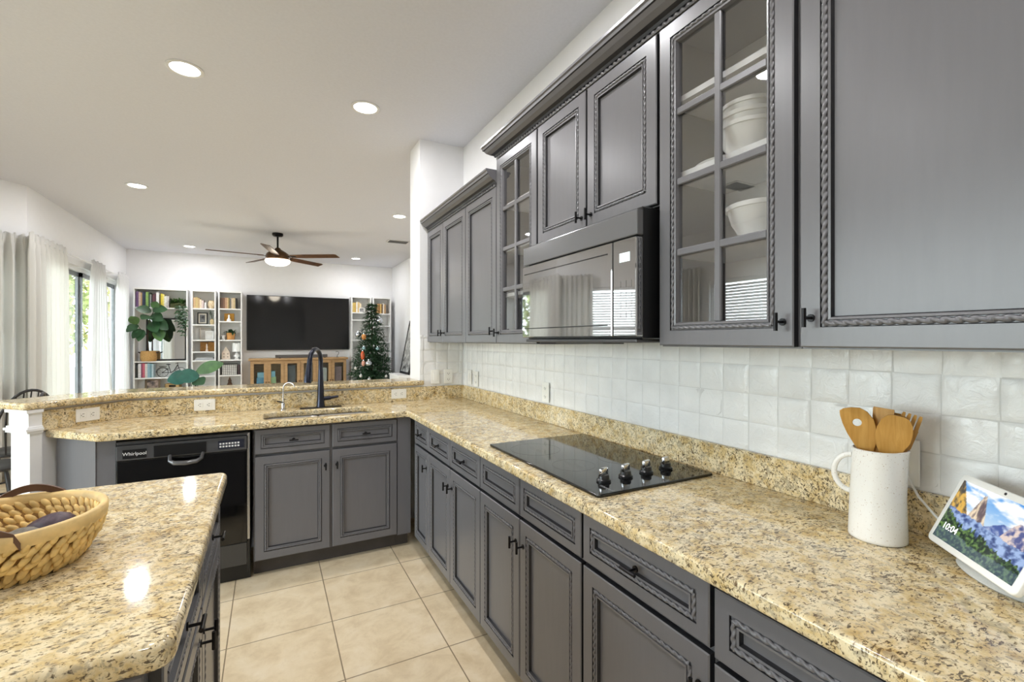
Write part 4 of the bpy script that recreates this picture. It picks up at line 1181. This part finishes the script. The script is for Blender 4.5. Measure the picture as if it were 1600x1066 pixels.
def books(where, group, x, z, items, dep=.17):
    """items: (colour name, rgb, width, height[, lean])"""
    for i, (cn, c, w, h) in enumerate(items):
        b = B(); y0 = YS + .035; y1 = y0 + dep
        b.mi = 0
        b.box(x, y0, z + .0005, x + .0025, y1, z + h).box(x + w - .0035, y0, z + .0005, x + w - .001, y1, z + h).box(x + .0025, y0, z + .0005, x + w - .0035, y0 + .0035, z + h)
        b.box(x + .0025, y0 - .0008, z + h * .78, x + w - .0035, y0, z + h * .80)
        b.mi = 1; b.box(x + .0027, y0 + .0037, z + .004, x + w - .0037, y1 - .006, z + h - .005)
        o = obj('book', b, [pm('cover_%02x%02x%02x' % c, c, .55, var=.12, vs=40), 'paper'])
        tag(o, '%s book, %s from the left %s' % (cn, ORD[i], where), 'book', group)
        x += w
books('on the wide bookcase top shelf', 'books on the wide bookcase top shelf', -2.030, 1.963, [
    ('purple', (112, 84, 124), .036, .27), ('pale pink', (206, 182, 172), .028, .262), ('tan', (186, 150, 104), .022, .25), ('navy', (52, 60, 84), .026, .262), ('dark blue', (40, 50, 68), .022, .265),
    ('lime green', (138, 172, 92), .038, .268), ('dark green', (52, 76, 58), .022, .26), ('grey', (150, 152, 150), .016, .225), ('black', (46, 40, 44), .020, .20), ('plum', (104, 64, 72), .026, .232),
    ('dark maroon', (80, 48, 56), .024, .25), ('white', (232, 231, 230), .040, .268), ('olive', (96, 88, 42), .026, .225), ('yellow', (212, 192, 62), .026, .245), ('pale yellow', (226, 212, 120), .022, .235),
    ('cream', (226, 224, 214), .036, .205), ('pale grey', (206, 202, 200), .032, .205)])
books('beside the bicycle ornament', 'books beside the bicycle ornament', -2.030, .743, [
    ('black', (44, 48, 48), .030, .235), ('white', (228, 226, 228), .040, .245), ('dark pink', (136, 64, 96), .020, .25), ('rose', (196, 98, 116), .034, .25), ('cream', (222, 218, 214), .034, .24),
    ('light blue', (150, 182, 198), .034, .245), ('teal blue', (112, 152, 164), .026, .24), ('pale blue', (184, 204, 210), .024, .235)])
books('on the framed-photo bookcase top shelf', 'books on the framed-photo bookcase', -1.212, 1.969, [
    ('pale tan', (202, 172, 134), .030, .19), ('straw coloured', (198, 176, 122), .036, .20), ('beige', (190, 162, 118), .030, .185), ('cream', (222, 206, 182), .030, .16), ('dusty pink', (206, 188, 184), .030, .145)])
books('on the top shelf left of the television', 'books left of the television', -.800, 1.977, [
    ('dark brown', (102, 76, 62), .044, .20), ('brown', (124, 92, 74), .030, .198), ('light brown', (184, 148, 118), .034, .205), ('sand', (202, 176, 132), .020, .202), ('olive', (120, 106, 64), .022, .20), ('grey', (110, 110, 108), .024, .185),
    ('pale beige', (212, 190, 160), .030, .20), ('straw', (202, 182, 140), .034, .202), ('black', (44, 40, 38), .026, .198)])
books('on the top shelf right of the television', 'books right of the television', 1.528, 1.970, [
    ('yellow', (202, 178, 104), .040, .20), ('gold', (196, 160, 82), .030, .205), ('white', (230, 226, 216), .030, .22), ('sand', (206, 180, 128), .040, .215), ('cream', (222, 206, 172), .036, .19)])
books('on the right corner bookcase top shelf', 'books in the right corner bookcase', 2.02, 1.958, [
    ('tan', (190, 150, 96), .034, .20), ('brown', (150, 106, 62), .034, .21), ('gold', (204, 172, 100), .030, .205), ('dark brown', (92, 64, 44), .026, .20), ('white', (224, 214, 196), .030, .215), ('light brown', (182, 146, 104), .034, .195)])

def picframe(name, label, x0, x1, z0, z1, fw, fm, pic, y=10.2, lean=.03, matw=0, cat='picture frame'):
    """leaning frame, top resting back"""
    t = thing(name, label, cat, ((x0 + x1) / 2, y, z0))
    m = Matrix.Translation((0, y, z0)) @ Matrix.Rotation(-lean, 4, 'X')
    h = z1 - z0
    b = B()
    for q in ((x0, 0, x1, fw), (x0, h - fw, x1, h), (x0, fw, x0 + fw, h - fw), (x1 - fw, fw, x1, h - fw)): b.box(q[0], -.012, q[1], q[2], .008, q[3])
    obj('frame', b.mat(m), fm, t)
    i = fw
    if matw:
        obj('mat_board', B().box(x0 + fw, -.004, fw, x1 - fw, .004, h - fw).mat(m), 'paper', t); i = fw + matw
        obj('print', B().box(x0 + i, -.0055, i, x1 - i, -.0042, h - i).mat(m), pic, t)
    else: obj('print' if cat != 'mirror' else 'mirror_glass', B().box(x0 + i, -.004, i, x1 - i, .004, h - i).mat(m), pic, t)
    return t
def photo_mat(name, a, b_, sc=22):
    k = NT(name); k.set(col=k.ramp(k.noise(k.pos(), sc, 4), [(.35, lin(*a)), (.65, lin(*b_))]), rough=.3); return k.m
mir = pm('mirror', (225, 228, 230), .02, metal=1.0, var=0)
picframe('wall_mirror', 'large square black framed mirror leaning in the wide bookcase', -1.925, -1.335, 1.0285, 1.79, .026, 'blackm', mir, 10.235, .02, cat='mirror')
picframe('picture_frame', 'black picture frame with a grey photo on the narrow bookcase second shelf', -1.165, -1.005, 1.681, 1.90, .018, 'blackm', photo_mat('bw_photo', (40, 42, 44), (150, 152, 154)), 10.16, .1, .022)
picframe('picture_frame', 'larger cream picture frame standing behind on the narrow bookcase third shelf', -1.135, -.955, 1.401, 1.62, .012, pm('cream_frame', (214, 204, 190), .5), photo_mat('pale_print', (206, 200, 192), (226, 222, 216), 9), 10.24, .06)
picframe('picture_frame', 'smaller white picture frame in front on the narrow bookcase third shelf', -1.04, -.91, 1.401, 1.56, .012, 'bookwhite', photo_mat('pale_print_b', (212, 208, 202), (230, 228, 224), 12), 10.16, .08)
picframe('picture_frame', 'brown framed dark photo on the bottom visible shelf of the wide bookcase', -1.925, -1.705, .4405, .715, .03, pm('brown_frame', (104, 86, 62), .5), photo_mat('dark_photo', (46, 36, 36), (190, 164, 150), 16), 10.14, .08)
picframe('picture_frame', 'small white frame with a dark photo in front of books right of the television', 1.655, 1.765, 1.971, 2.065, .014, 'bookwhite', photo_mat('small_photo', (50, 50, 54), (190, 188, 186), 30), YS + .018, .05)
# wooden tray on the lowest visible shelf
t = thing('wooden_tray', 'low wooden tray on the wide bookcase below the bicycle ornament', 'tray', (-1.52, 10.16, .44))
b = B().box(-1.63, 10.06, .441, -1.41, 10.26, .452)
for q in ((-1.63, 10.06, -1.41, 10.07), (-1.63, 10.25, -1.41, 10.26), (-1.63, 10.06, -1.62, 10.26), (-1.42, 10.06, -1.41, 10.26)): b.box(q[0], q[1], .452, q[2], q[3], .62)
obj('box', b, pm('tray_wood', (176, 142, 88), .5, var=.15), t)
obj('handle', B().box(-1.57, 10.055, .565, -1.47, 10.062, .60, .002), 'bronze', t)

# plant pots, plants
def rdir(r, e0, e1, a=None):
    a = r.uniform(0, 2 * PI) if a is None else a; e = r.uniform(e0, e1); return (math.cos(a) * math.cos(e), math.sin(a) * math.cos(e), math.sin(e))
t = thing('potted_fiddle_leaf', 'large-leaved potted tree in a woven basket, in front of the leaning mirror', 'plant', (-1.86, 10.08, 1.027))
px, py_ = -1.86, 10.085
obj('basket', B().lathe([(0, .001), (.10, .001), (.118, .03), (.120, .12), (.108, .178), (.103, .178), (.11, .12), (.108, .03), (0, .02)], (px, py_, 1.0275), 28), 'wicker', t, smooth=50)
obj('soil', B().lathe([(0, .155), (.107, .155)], (px, py_, 1.0275), 24), 'soil', t)
for s in (-1, 1): obj('basket_handle', B().tube([(px + s * .112, py_ - .03, 1.17), (px + s * .140, py_ - .02, 1.185), (px + s * .140, py_ + .02, 1.185), (px + s * .112, py_ + .03, 1.17)], .008, 8), pm('dark_jute', (62, 46, 34), .8), t, smooth=50)
obj('stem', B().tube([(px, py_, 1.15), (px - .01, py_ - .03, 1.45), (px + .03, py_ - .08, 1.75), (px + .10, py_ - .12, 1.92)], [.010, .009, .007, .005], 8)
    .tube([(px - .01, py_ - .03, 1.46), (px - .07, py_ - .16, 1.56), (px - .11, py_ - .26, 1.66)], [.007, .005, .004], 8), 'bark', t, smooth=50)
r = random.Random(11)
for p, d, L, W in (((px + .08, py_ - .14, 1.90), (.9, -.4, .35), .30, .17), ((px + .06, py_ - .14, 1.88), (-.8, -.4, .45), .28, .16), ((px + .1, py_ - .12, 1.92), (.2, -.3, .8), .24, .15),
                   ((px + .05, py_ - .10, 1.82), (.7, -.6, -.1), .30, .19), ((px + .05, py_ - .10, 1.80), (-.3, -.8, .0), .28, .18), ((px + .08, py_ - .12, 1.74), (.9, -.3, -.4), .30, .20),
                   ((px + .05, py_ - .10, 1.70), (.5, -.8, -.5), .28, .20), ((px + .12, py_ - .12, 1.68), (.6, -.4, -.9), .28, .19), ((px + .14, py_ - .14, 1.60), (.4, -.5, -1.0), .24, .18),
                   ((px - .11, py_ - .26, 1.66), (-.35, -.4, .9), .24, .15), ((px - .10, py_ - .25, 1.65), (-.5, -.5, -.3), .22, .15), ((px - .05, py_ - .16, 1.57), (-.2, -.6, -.8), .22, .14), ((px - .07, py_ - .18, 1.58), (-.6, -.5, -.7), .20, .14)):
    obj('leaf', B().leaf(p, d, L * .86, W, .25, up=(-.1, -.85, .5), n=6), 'leafd' if r.random() < .6 else 'leafm', t, smooth=0)
t = thing('trailing_plant', 'leafy trailing plant in a box on the top shelf of the wide bookcase', 'plant', (-1.45, 10.12, 1.963))
obj('planter', B().box(-1.555, 10.06, 1.9635, -1.345, 10.20, 2.05, .004), pm('moss_planter', (84, 86, 52), .8), t)
b = B(); r = random.Random(5)
for _ in range(130): b.leaf((r.uniform(-1.55, -1.35), r.uniform(10.05, 10.2), r.uniform(2.02, 2.10)), rdir(r, .2, 1.3), r.uniform(.06, .11), .034, .3, n=3)
obj('foliage', b, 'leafm', t)
b = B()
for k in range(4):
    x = -1.43 + k * .034; z = 2.05; y = 10.045 - .02; L = (.30, .46, .55, .38)[k]
    pts = [(x, 10.08, 2.05), (x, YS - .012, 2.03)] + [(x + .012 * math.sin(q * 3 + k), YS - .02 + .01 * math.cos(q * 2), 2.03 - L * q / 8) for q in range(1, 9)]
    b.tube(pts, .0022, 5)
    for q in range(2, 10):
        for s in (-1, 1): b.leaf(pts[q], (s, r.uniform(-.6, .2), r.uniform(-.5, .3)), .055, .034, .4, up=(0, -.8, .6), n=2)
obj('vine', b, 'leafd', t)
t = thing('monstera_plant', 'big-leaved floor plant standing before the two left bookcases', 'plant', (-1.12, 9.55, 0))
obj('pot', B().lathe([(0, 0), (.13, 0), (.16, .30), (.165, .31), (.15, .31), (.14, .26), (0, .26)], (-1.12, 9.55, 0), 28), pm('grey_pot', (170, 168, 164), .6), t, smooth=40)
for (p, d, L, W, m) in (((-1.20, 9.48, .78), (-1, -.3, -.05), .30, .26, 'leaft'), ((-1.06, 9.46, .80), (-.9, -.5, .0), .34, .26, 'leaft'), ((-1.10, 9.48, .84), (.85, -.2, .45), .46, .22, 'leafm'), ((-1.12, 9.48, .72), (.5, -.8, -.1), .28, .22, 'leafd')):
    lf = obj('leaf', B().leaf(p, d, L, W, .12, up=(.15, -.9, .45), n=8), m, t, smooth=0)
    obj('leaf_stalk', B().tube([(-1.12, 9.55, .25), ((-1.12 + p[0]) / 2, (9.55 + p[1]) / 2, .56), p], .007, 6), 'leafd', lf, smooth=50)
t = thing('potted_plant', 'small bushy plant in an orange pot on the bookcase left of the television', 'plant', (-.64, 10.13, 1.40))
obj('pot', B().lathe([(0, .001), (.062, .001), (.070, .125), (.074, .13), (.066, .13), (.06, .1), (0, .1)], (-.64, 10.13, 1.40), 26), pm('terracotta', (206, 148, 84), .6), t, smooth=40)
b = B(); r = random.Random(8)
for _ in range(60): b.leaf((-.64 + r.uniform(-.04, .04), 10.13 + r.uniform(-.04, .03), 1.52), rdir(r, .1, 1.4), r.uniform(.10, .17), .035, .5, n=4)
obj('foliage', b, 'leafd', t, smooth=0)
tag(obj('flower_pot', B().lathe([(0, .001), (.032, .001), (.042, .08), (.040, .085), (.034, .08), (0, .07)], (-.755, 10.10, 1.40), 22), photo_mat('patterned_pot', (120, 118, 116), (236, 234, 230), 60), smooth=40), 'small white patterned pot beside the orange plant pot', 'pot')
t = thing('sprig_vase', 'small tan vase with thin green sprigs beside the black picture frame', 'vase', (-.935, 10.12, 1.68))
obj('vase', B().lathe([(0, .001), (.022, .001), (.034, .04), (.03, .075), (.014, .095), (.016, .105), (.010, .105), (0, .09)], (-.935, 10.12, 1.68), 22), pm('tan_vase', (196, 176, 132), .5), t, smooth=40)
b = B(); r = random.Random(3)
for k in range(7):
    a = rdir(r, .7, 1.4); e = (-.935 + a[0] * .13, 10.12 + a[1] * .10, 1.785 + a[2] * .15); b.tube([(-.935, 10.12, 1.78), e], .0014, 5)
    for q in (.5, .75, 1): b.leaf([(-.935, 10.12, 1.78)[i] * (1 - q) + e[i] * q for i in range(3)], rdir(r, -.5, 1), .035, .018, .2, n=2)
obj('sprigs', b, 'leafd', t)
# ornaments
tag(obj('pillar_candle', B().lathe([(0, .0005), (.016, .0005), (.016, .10), (.012, .104), (.002, .102), (.0015, .112), (0, .112)], (-1.028, 10.05, 1.969), 18), 'bookwhite', smooth=40), 'white candle before the books on the framed-photo bookcase', 'candle')
tag(obj('patterned_vase', B().lathe([(0, .0005), (.036, .0005), (.055, .05), (.054, .10), (.04, .14), (.044, .15), (.036, .15), (0, .13)], (-.945, 10.11, 1.969), 26), photo_mat('dotted_gold', (184, 148, 84), (238, 228, 204), 70), smooth=40), 'round gold and cream patterned vase on the framed-photo bookcase top shelf', 'vase')
t = thing('carved_ornament', 'amber brown hinged wooden panels on the shelf above the stacked magazines', 'ornament', (-1.02, 10.16, 1.187))
amb = pm('amber_wood', (158, 108, 34), .45, var=.25, vs=30)
for (a, c, ry_) in ((-1.125, -1.005, .06), (-1.0, -.885, -.06)): obj('panel', B().box(a, -.006, .001, c, .006, .172).mat(Matrix.Translation((0, 10.19 + ry_ * .3, 1.187))), amb, t)
obj('hinge', B().cyl((-1.0025, 10.185, 1.188), (-1.0025, 10.185, 1.36), .010, 10), 'walnut', t)
tag(obj('figurine', B().lathe([(0, .0005), (.024, .0005), (.020, .02), (.010, .05), (.014, .08), (.010, .11), (.013, .125), (0, .145)], (-1.01, 10.08, 1.187), 18), pm('bisque', (214, 196, 184), .5), smooth=50), 'small pale figurine in front of the amber panels', 'figurine')
for k, (l, w) in enumerate((('lower white magazine of the stack under the amber panels', .30), ('upper white magazine of the stack under the amber panels', .26))):
    b = B(); b.box(-1.19 + k * .02, 10.05, 1.0285 + k * .026, -1.19 + k * .02 + w, 10.25, 1.0325 + k * .026).box(-1.19 + k * .02, 10.05, 1.049 + k * .026, -1.19 + k * .02 + w, 10.25, 1.053 + k * .026)
    b.mi = 1; b.box(-1.186 + k * .02, 10.055, 1.0325 + k * .026, -1.194 + k * .02 + w, 10.25, 1.049 + k * .026)
    tag(obj('magazine', b, ['bookwhite', pm('grey_pages', (150, 152, 158), .7)]), l, 'magazine', 'magazines on the framed-photo bookcase')
t = thing('gold_box', 'square gold box standing on the bookcase left of the television, second shelf', 'box', (-.655, 10.18, 1.744))
obj('box', B().box(-.745, 10.15, 1.7445, -.585, 10.21, 1.892, .004), pm('gold_foil', (182, 132, 44), .4, metal=.3, var=.15), t)
tag(obj('figurine', B().lathe([(0, .0005), (.036, .0005), (.034, .03), (.018, .05), (.014, .075), (.018, .09), (.012, .115), (0, .125)], (-.665, 10.08, 1.744), 20), 'bowlw', smooth=50), 'small white figurine in front of the square gold box', 'figurine')
t = thing('house_ornament', 'pale pointed wooden house ornament beside the white table lamp', 'ornament', (-.715, 10.13, 1.033))
b = B(); prof = [(-.065, 0), (.065, 0), (.062, .13), (0, .235), (-.062, .13)]
f = [b.bm.verts.new((-.715 + x, 10.09, 1.0335 + z)) for x, z in prof]; k_ = [b.bm.verts.new((-.715 + x, 10.17, 1.0335 + z)) for x, z in prof]
b.bm.faces.new(f); b.bm.faces.new(k_[::-1])
for i in range(5): b.bm.faces.new((f[i], k_[i], k_[(i + 1) % 5], f[(i + 1) % 5]))
obj('body', b, pm('pale_wood', (222, 206, 190), .6), t)
b = B()
for x in (-.03, .03):
    for z in (.05, .105): b.box(-.715 + x - .013, 10.0885, 1.0335 + z - .015, -.715 + x + .013, 10.0905, 1.0335 + z + .015)
obj('window', b, pm('taupe', (176, 158, 142), .6), t)
t = thing('table_lamp', 'small white table lamp with a drum shade on the bookcase left of the television', 'lamp', (-.545, 10.14, 1.033))
obj('base', B().lathe([(0, .0005), (.04, .0005), (.042, .008), (.02, .02), (.045, .05), (.048, .075), (.03, .11), (.010, .125), (.008, .15), (0, .15)], (-.545, 10.14, 1.033), 26), 'bowlw', t, smooth=50)
obj('lamp_shade', B().lathe([(.072, .145), (.066, .305), (.064, .305), (.070, .145), (.072, .145)], (-.545, 10.14, 1.033), 30), 'bookwhite', t, smooth=50)
obj('lamp_stem', B().cyl((-.545, 10.14, 1.16), (-.545, 10.14, 1.30), .004, 8), 'bronze', t)
t = thing('wire_basket', 'white grid storage basket on the bookcase left of the television', 'basket', (-.655, 10.15, .749))
b = B()
bx0, bx1, by0, by1, bz0, bz1 = -.775, -.535, 10.05, 10.26, .7505, .945
for zz in [bz0 + .004 + k * .032 for k in range(7)]: b.tube([(bx0, by0, zz), (bx1, by0, zz), (bx1, by1, zz), (bx0, by1, zz)], .0022, 5, closed=True)
for k in range(9):
    x = bx0 + (bx1 - bx0) * k / 8; b.cyl((x, by0, bz0), (x, by0, bz1), .0022, 5)
    b.cyl((x, by1, bz0), (x, by1, bz1), .0022, 5)
obj('wire', b, 'blackm', t)
obj('liner', B().box(bx0 + .005, by0 + .005, bz0 + .001, bx1 - .005, by1 - .005, bz1 - .012, .006), pm('white_liner', (232, 230, 226), .8), t)
tag(obj('book', B().box(-.522, 10.06, .7495, -.492, 10.22, .93, .002), pm('dark_cover', (78, 62, 66), .5)), 'dark book standing right of the white grid basket', 'book')
t = thing('tree_ornament', 'small brown wooden tree ornament on the bottom visible shelf left of the television', 'ornament', (-.655, 10.12, .44))
obj('tree', B().lathe([(0, .02), (.062, .03), (.036, .10), (.05, .105), (.024, .18), (.034, .185), (0, .275)], (-.655, 10.12, .44), 12), 'walnut', t)
obj('stand', B().lathe([(0, .0005), (.04, .0005), (.04, .02), (0, .02)], (-.655, 10.12, .44), 16), 'bowlw', t)
# bicycle ornament
t = thing('bicycle_ornament', 'black wire bicycle ornament on the wide bookcase lower shelf', 'ornament', (-1.53, 10.06, .743))
bxl, bxr, bzc, br = -1.660, -1.400, .743 + .083, .080
P = lambda x, z: (x, 10.065, z)
for x in (bxl, bxr):
    w = obj('wheel', B().tube([P(x + br * math.cos(2 * PI * k / 28), bzc + br * math.sin(2 * PI * k / 28)) for k in range(28)], .005, 6, closed=True), 'blackm', t, smooth=50)
    b = B()
    for k in range(4): a = PI * k / 4; b.cyl(P(x - br * math.cos(a), bzc - br * math.sin(a)), P(x + br * math.cos(a), bzc + br * math.sin(a)), .0012, 5)
    b.cyl((x, 10.058, bzc), (x, 10.072, bzc), .010, 10)
    obj('spokes', b, 'blackm', w)
b = B()
cr = P(-1.545, bzc - .005); st = P(-1.575, bzc + .125); hd_ = P(-1.442, bzc + .13)
b.tube([P(bxl, bzc), cr], .006, 6).tube([cr, st], .006, 6).tube([cr, P(-1.50, bzc + .02), hd_], .008, 6).tube([hd_, P(-1.43, bzc + .08), P(bxr, bzc)], .006, 6).tube([P(bxl, bzc), P(-1.573, bzc + .075)], .005, 6)
b.tube([P(-1.71, bzc + .105), P(-1.60, bzc + .105)], .006, 6)
obj('frame', b, 'blackm', t, smooth=50)
obj('saddle', B().ball(P(-1.578, bzc + .138), 1, 12, (.034, .014, .010)), 'blackm', t, smooth=0)
obj('handlebar', B().tube([(-1.47, 10.03, bzc + .155), (-1.442, 10.045, bzc + .165), (-1.442, 10.085, bzc + .165), (-1.47, 10.10, bzc + .155)], .004, 6).tube([hd_, P(-1.442, bzc + .165)], .005, 6), 'blackm', t, smooth=50)
obj('mudguard', B().tube([P(bxl + .092 * math.cos(a), bzc + .092 * math.sin(a)) for a in [math.radians(20 + 8 * k) for k in range(21)]], .005, 6), 'blackm', t, smooth=50)

# television, console
t = thing('television', 'large black wall mounted television on the far wall', 'television', (.54, 10.25, 1.73))
tx0, tx1, tz0, tz1 = -.385, 1.482, 1.196, 2.262
obj('housing', B().box(tx0, 10.215, tz0, tx1, 10.27, tz1, .004), 'blackp', t)
obj('screen', B().box(tx0 + .012, 10.212, tz0 + .022, tx1 - .012, 10.2155, tz1 - .012), pm('screen_black', (26, 26, 27), .07, var=0, spec=.35), t)
obj('wall_bracket', B().box(.25, 10.268, 1.5, .85, 10.304, 1.95), 'blackm', t)
t = thing('media_console', 'oak media console with glass doors under the television', 'console', (.54, 10.08, 0))
cx0, cx1, cz, cy0 = -.315, 1.385, 1.045, 9.90
obj('top_board', B().box(cx0 - .03, cy0 - .02, cz - .04, cx1 + .03, 10.29, cz, .006), 'oak', t)
b = B().box(cx0, cy0 + .02, .06, cx0 + .03, 10.28, cz - .04).box(cx1 - .03, cy0 + .02, .06, cx1, 10.28, cz - .04).box(cx0, cy0 + .02, .06, cx1, 10.28, .09).box(cx0 + .03, 10.26, .09, cx1 - .03, 10.28, cz - .04)
b.box(.235, cy0 + .02, .09, .265, 10.26, cz - .04).box(.80, cy0 + .02, .09, .83, 10.26, cz - .04)
b.box(cx0 + .03, cy0 + .06, .55, cx1 - .03, 10.26, .57)
obj('carcass', b, 'oak', t)
obj('plinth', B().box(cx0 + .02, cy0 + .03, 0, cx1 - .02, 10.27, .06), 'oak', t)
dwid = (cx1 - cx0) / 6
for k in range(6):
    x0 = cx0 + k * dwid + .003; x1 = x0 + dwid - .006; f = .055; b = B()
    for q in ((x0, .10, x1, .10 + f), (x0, cz - .045 - f, x1, cz - .045), (x0, .10 + f, x0 + f, cz - .045 - f), (x1 - f, .10 + f, x1, cz - .045 - f)): b.box(q[0], cy0, q[1], q[2], cy0 + .018, q[3])
    d = obj('door', b, 'oak', t)
    obj('glass_pane', B().box(x0 + f, cy0 + .007, .10 + f, x1 - f, cy0 + .011, cz - .045 - f), 'pane', d)
    hx = x1 - .02 if k % 2 == 0 else x0 + .02
    obj('knob', B().ball((hx, cy0 - .012, .60), .010, 10).cyl((hx, cy0, .60), (hx, cy0 - .010, .60), .005, 8), 'bronze', d, smooth=50)
def cbox(label, x0, x1, z0, z1, c, y=9.97):
    tag(obj('storage_box', B().box(x0, y, z0, x1, y + .2, z1, .003), pm('box_%02x%02x%02x' % c, c, .5, var=.1)), label, 'box', 'boxes inside the media console')
cbox('light blue box inside the leftmost console door, upper', -.20, -.09, .685, .78, (140, 190, 218)); cbox('blue box inside the leftmost console door, lower', -.215, -.085, .5705, .684, (92, 150, 188))
cbox('light blue box inside the second console door, upper', .03, .10, .69, .80, (136, 190, 220)); cbox('pale green box inside the second console door, lower', .01, .115, .5705, .689, (170, 200, 160))
cbox('grey player box inside the third console door', .30, .45, .5705, .90, (88, 92, 100)); cbox('grey patterned box inside the fifth console door', .90, 1.02, .5705, .84, (178, 176, 178))
cbox('pinkish box inside the rightmost console door', 1.17, 1.30, .5705, .86, (150, 124, 128))
t = thing('soundbar', 'long grey soundbar lying on the media console', 'soundbar', (.56, 9.97, cz))
obj('grille', B().box(.10, 9.93, cz + .008, 1.03, 10.01, cz + .065, .008), pm('speaker_cloth', (88, 84, 82), .8, var=.08, vs=200), t)
for x in (.16, .96): obj('foot', B().box(x, 9.94, cz + .0003, x + .04, 10.0, cz + .0085), 'blackp', t)
t = thing('wire_ornament', 'small curled black wire ornament on the right end of the console', 'ornament', (1.22, 9.98, cz))
obj('hook', B().tube([(1.22, 9.98, cz + .005), (1.22, 9.98, cz + .04), (1.245, 9.98, cz + .07), (1.25, 9.98, cz + .10), (1.22, 9.98, cz + .12), (1.19, 9.98, cz + .105)], .005, 8), 'blackm', t, smooth=50)
obj('base', B().lathe([(0, .0003), (.025, .0003), (.022, .008), (0, .008)], (1.22, 9.98, cz), 16), 'blackm', t)
# leaning mirror on white sideboard, right wall
t = thing('sideboard', 'white low sideboard against the right living room wall', 'sideboard', (2.2, 8.45, 0))
obj('body', B().box(2.0, 8.1, .08, 2.395, 8.78, .75, .004), 'bookwhite', t)
obj('top_board', B().box(1.985, 8.08, .751, 2.398, 8.80, .775, .004), 'bookwhite', t)
for x in (2.03, 2.34):
    for y in (8.14, 8.70): obj('leg', B().box(x, y, 0, x + .04, y + .04, .08), 'bookwhite', t)
t = thing('leaning_frame', 'tall black framed picture leaning on the white sideboard by the short wall', 'picture frame', (2.3, 8.35, .775))
m = Matrix.Translation((2.19, 0, .776)) @ Matrix.Rotation(.19, 4, 'Y')
b = B()
for q in ((8.12, 0, 8.75, .04), (8.12, .96, 8.75, 1.0), (8.12, .04, 8.16, .96), (8.71, .04, 8.75, .96)): b.box(-.012, q[0], q[1], .012, q[2], q[3])
obj('frame', b.mat(m), 'blackm', t)
obj('print', B().box(-.004, 8.16, .04, .004, 8.71, .96).mat(m), photo_mat('grey_print', (70, 70, 72), (206, 206, 204), 12), t)

# Christmas tree
TX, TY = 1.790, 9.37
t = thing('christmas_tree', 'dark green Christmas tree in front of the right bookcases', 'tree', (TX, TY, 0))
obj('trunk', B().cyl((TX, TY, .02), (TX, TY, 2.05), .03, 8, .008), 'bark', t)
obj('stand', B().lathe([(0, 0), (.2, 0), (.2, .02), (.05, .06), (0, .06)], (TX, TY, 0), 20), 'blackm', t)
b = B(); r = random.Random(21)
def treeR(z): return .03 + .50 * ((2.15 - z) / 2.05) ** .85
z = .12
while z < 2.12:
    R = treeR(z); n = int(9 + R * 26)
    for k in range(n):
        a = 2 * PI * k / n + r.uniform(-.2, .2); Lb = R * r.uniform(.78, 1.08); rise = r.uniform(-.10, .25)
        e = Vector((math.cos(a), math.sin(a), rise)); c = Vector((TX, TY, z))
        m = max(3, int(Lb / .045))
        for q in range(m):
            p = c + e * (Lb * (q + 1) / m) - Vector((0, 0, .18 * Lb * ((q + 1) / m) ** 2))
            for s in range(4):
                dv = Vector((e.x + r.uniform(-.9, .9), e.y + r.uniform(-.9, .9), r.uniform(-.5, .7)))
                b.leaf(p, dv, r.uniform(.06, .105), .027, .1, n=2, fold=.3)
    z += .075
top = B()
obj('branches', b, 'fir', t)
def bauble(label, u, z, rr, m, sx=1.0):
    """hung on the tree's near side; u = sideways offset from the trunk as seen from the kitchen"""
    R = treeR(z) + .02; a = max(-.95, min(.95, u / R)); vx, vy = .19, .98          # view direction from the kitchen
    px_, py2 = TX + vy * u - vx * R * math.sqrt(1 - a * a), TY - vx * u - vy * R * math.sqrt(1 - a * a)
    t = thing('ornament', label, 'ornament', (px_, py2, z), 0, 'ornaments on the Christmas tree')
    obj('bauble', B().ball((px_, py2, z), rr, 16, (1, 1, sx)), m, t, smooth=0)
    obj('cap', B().cyl((px_, py2, z + rr * sx * .95), (px_, py2, z + rr * sx + .012), rr * .25, 8), 'chrome', t)
sv = pm('silver_bauble', (205, 210, 216), .12, metal=.9, var=.05); am = pm('amber_bauble', (206, 140, 72), .2, var=.1); rd = pm('orange_bauble', (214, 96, 52), .25, var=.1); pk = pm('pink_bauble', (216, 160, 140), .25, var=.1); tl_ = pm('teal_bauble', (150, 184, 188), .2, metal=.4, var=.05); wb = pm('white_bauble', (226, 224, 220), .3, var=.02)
bauble('large silver bauble high on the right of the Christmas tree', .14, 1.775, .065, sv)
bauble('silver bauble on the left of the Christmas tree at mid height', -.26, 1.50, .055, sv)
bauble('amber bauble just right of the left silver bauble on the tree', -.15, 1.455, .045, am, 1.3)
bauble('long orange ornament low on the left of the Christmas tree', -.17, 1.10, .038, rd, 2.4)
bauble('pale pink ornament below the long orange one on the tree', -.155, .955, .036, pk, 1.6)
bauble('large silver bauble low in the middle of the Christmas tree', -.06, .955, .062, sv)
bauble('small teal bauble left of the middle of the Christmas tree', -.15, 1.24, .034, tl_)
bauble('small teal bauble right of the middle of the Christmas tree', .10, 1.23, .034, tl_)
bauble('small white ornament low at the far left of the tree', -.30, .86, .028, wb)
bauble('small white ornament at the bottom left of the tree beside the bar edge', -.20, .72, .030, wb)
bauble('small silver ornament at the bottom middle of the tree', -.05, .66, .034, sv)
bauble('small white ornament at the bottom right of the tree', .26, .70, .026, wb)
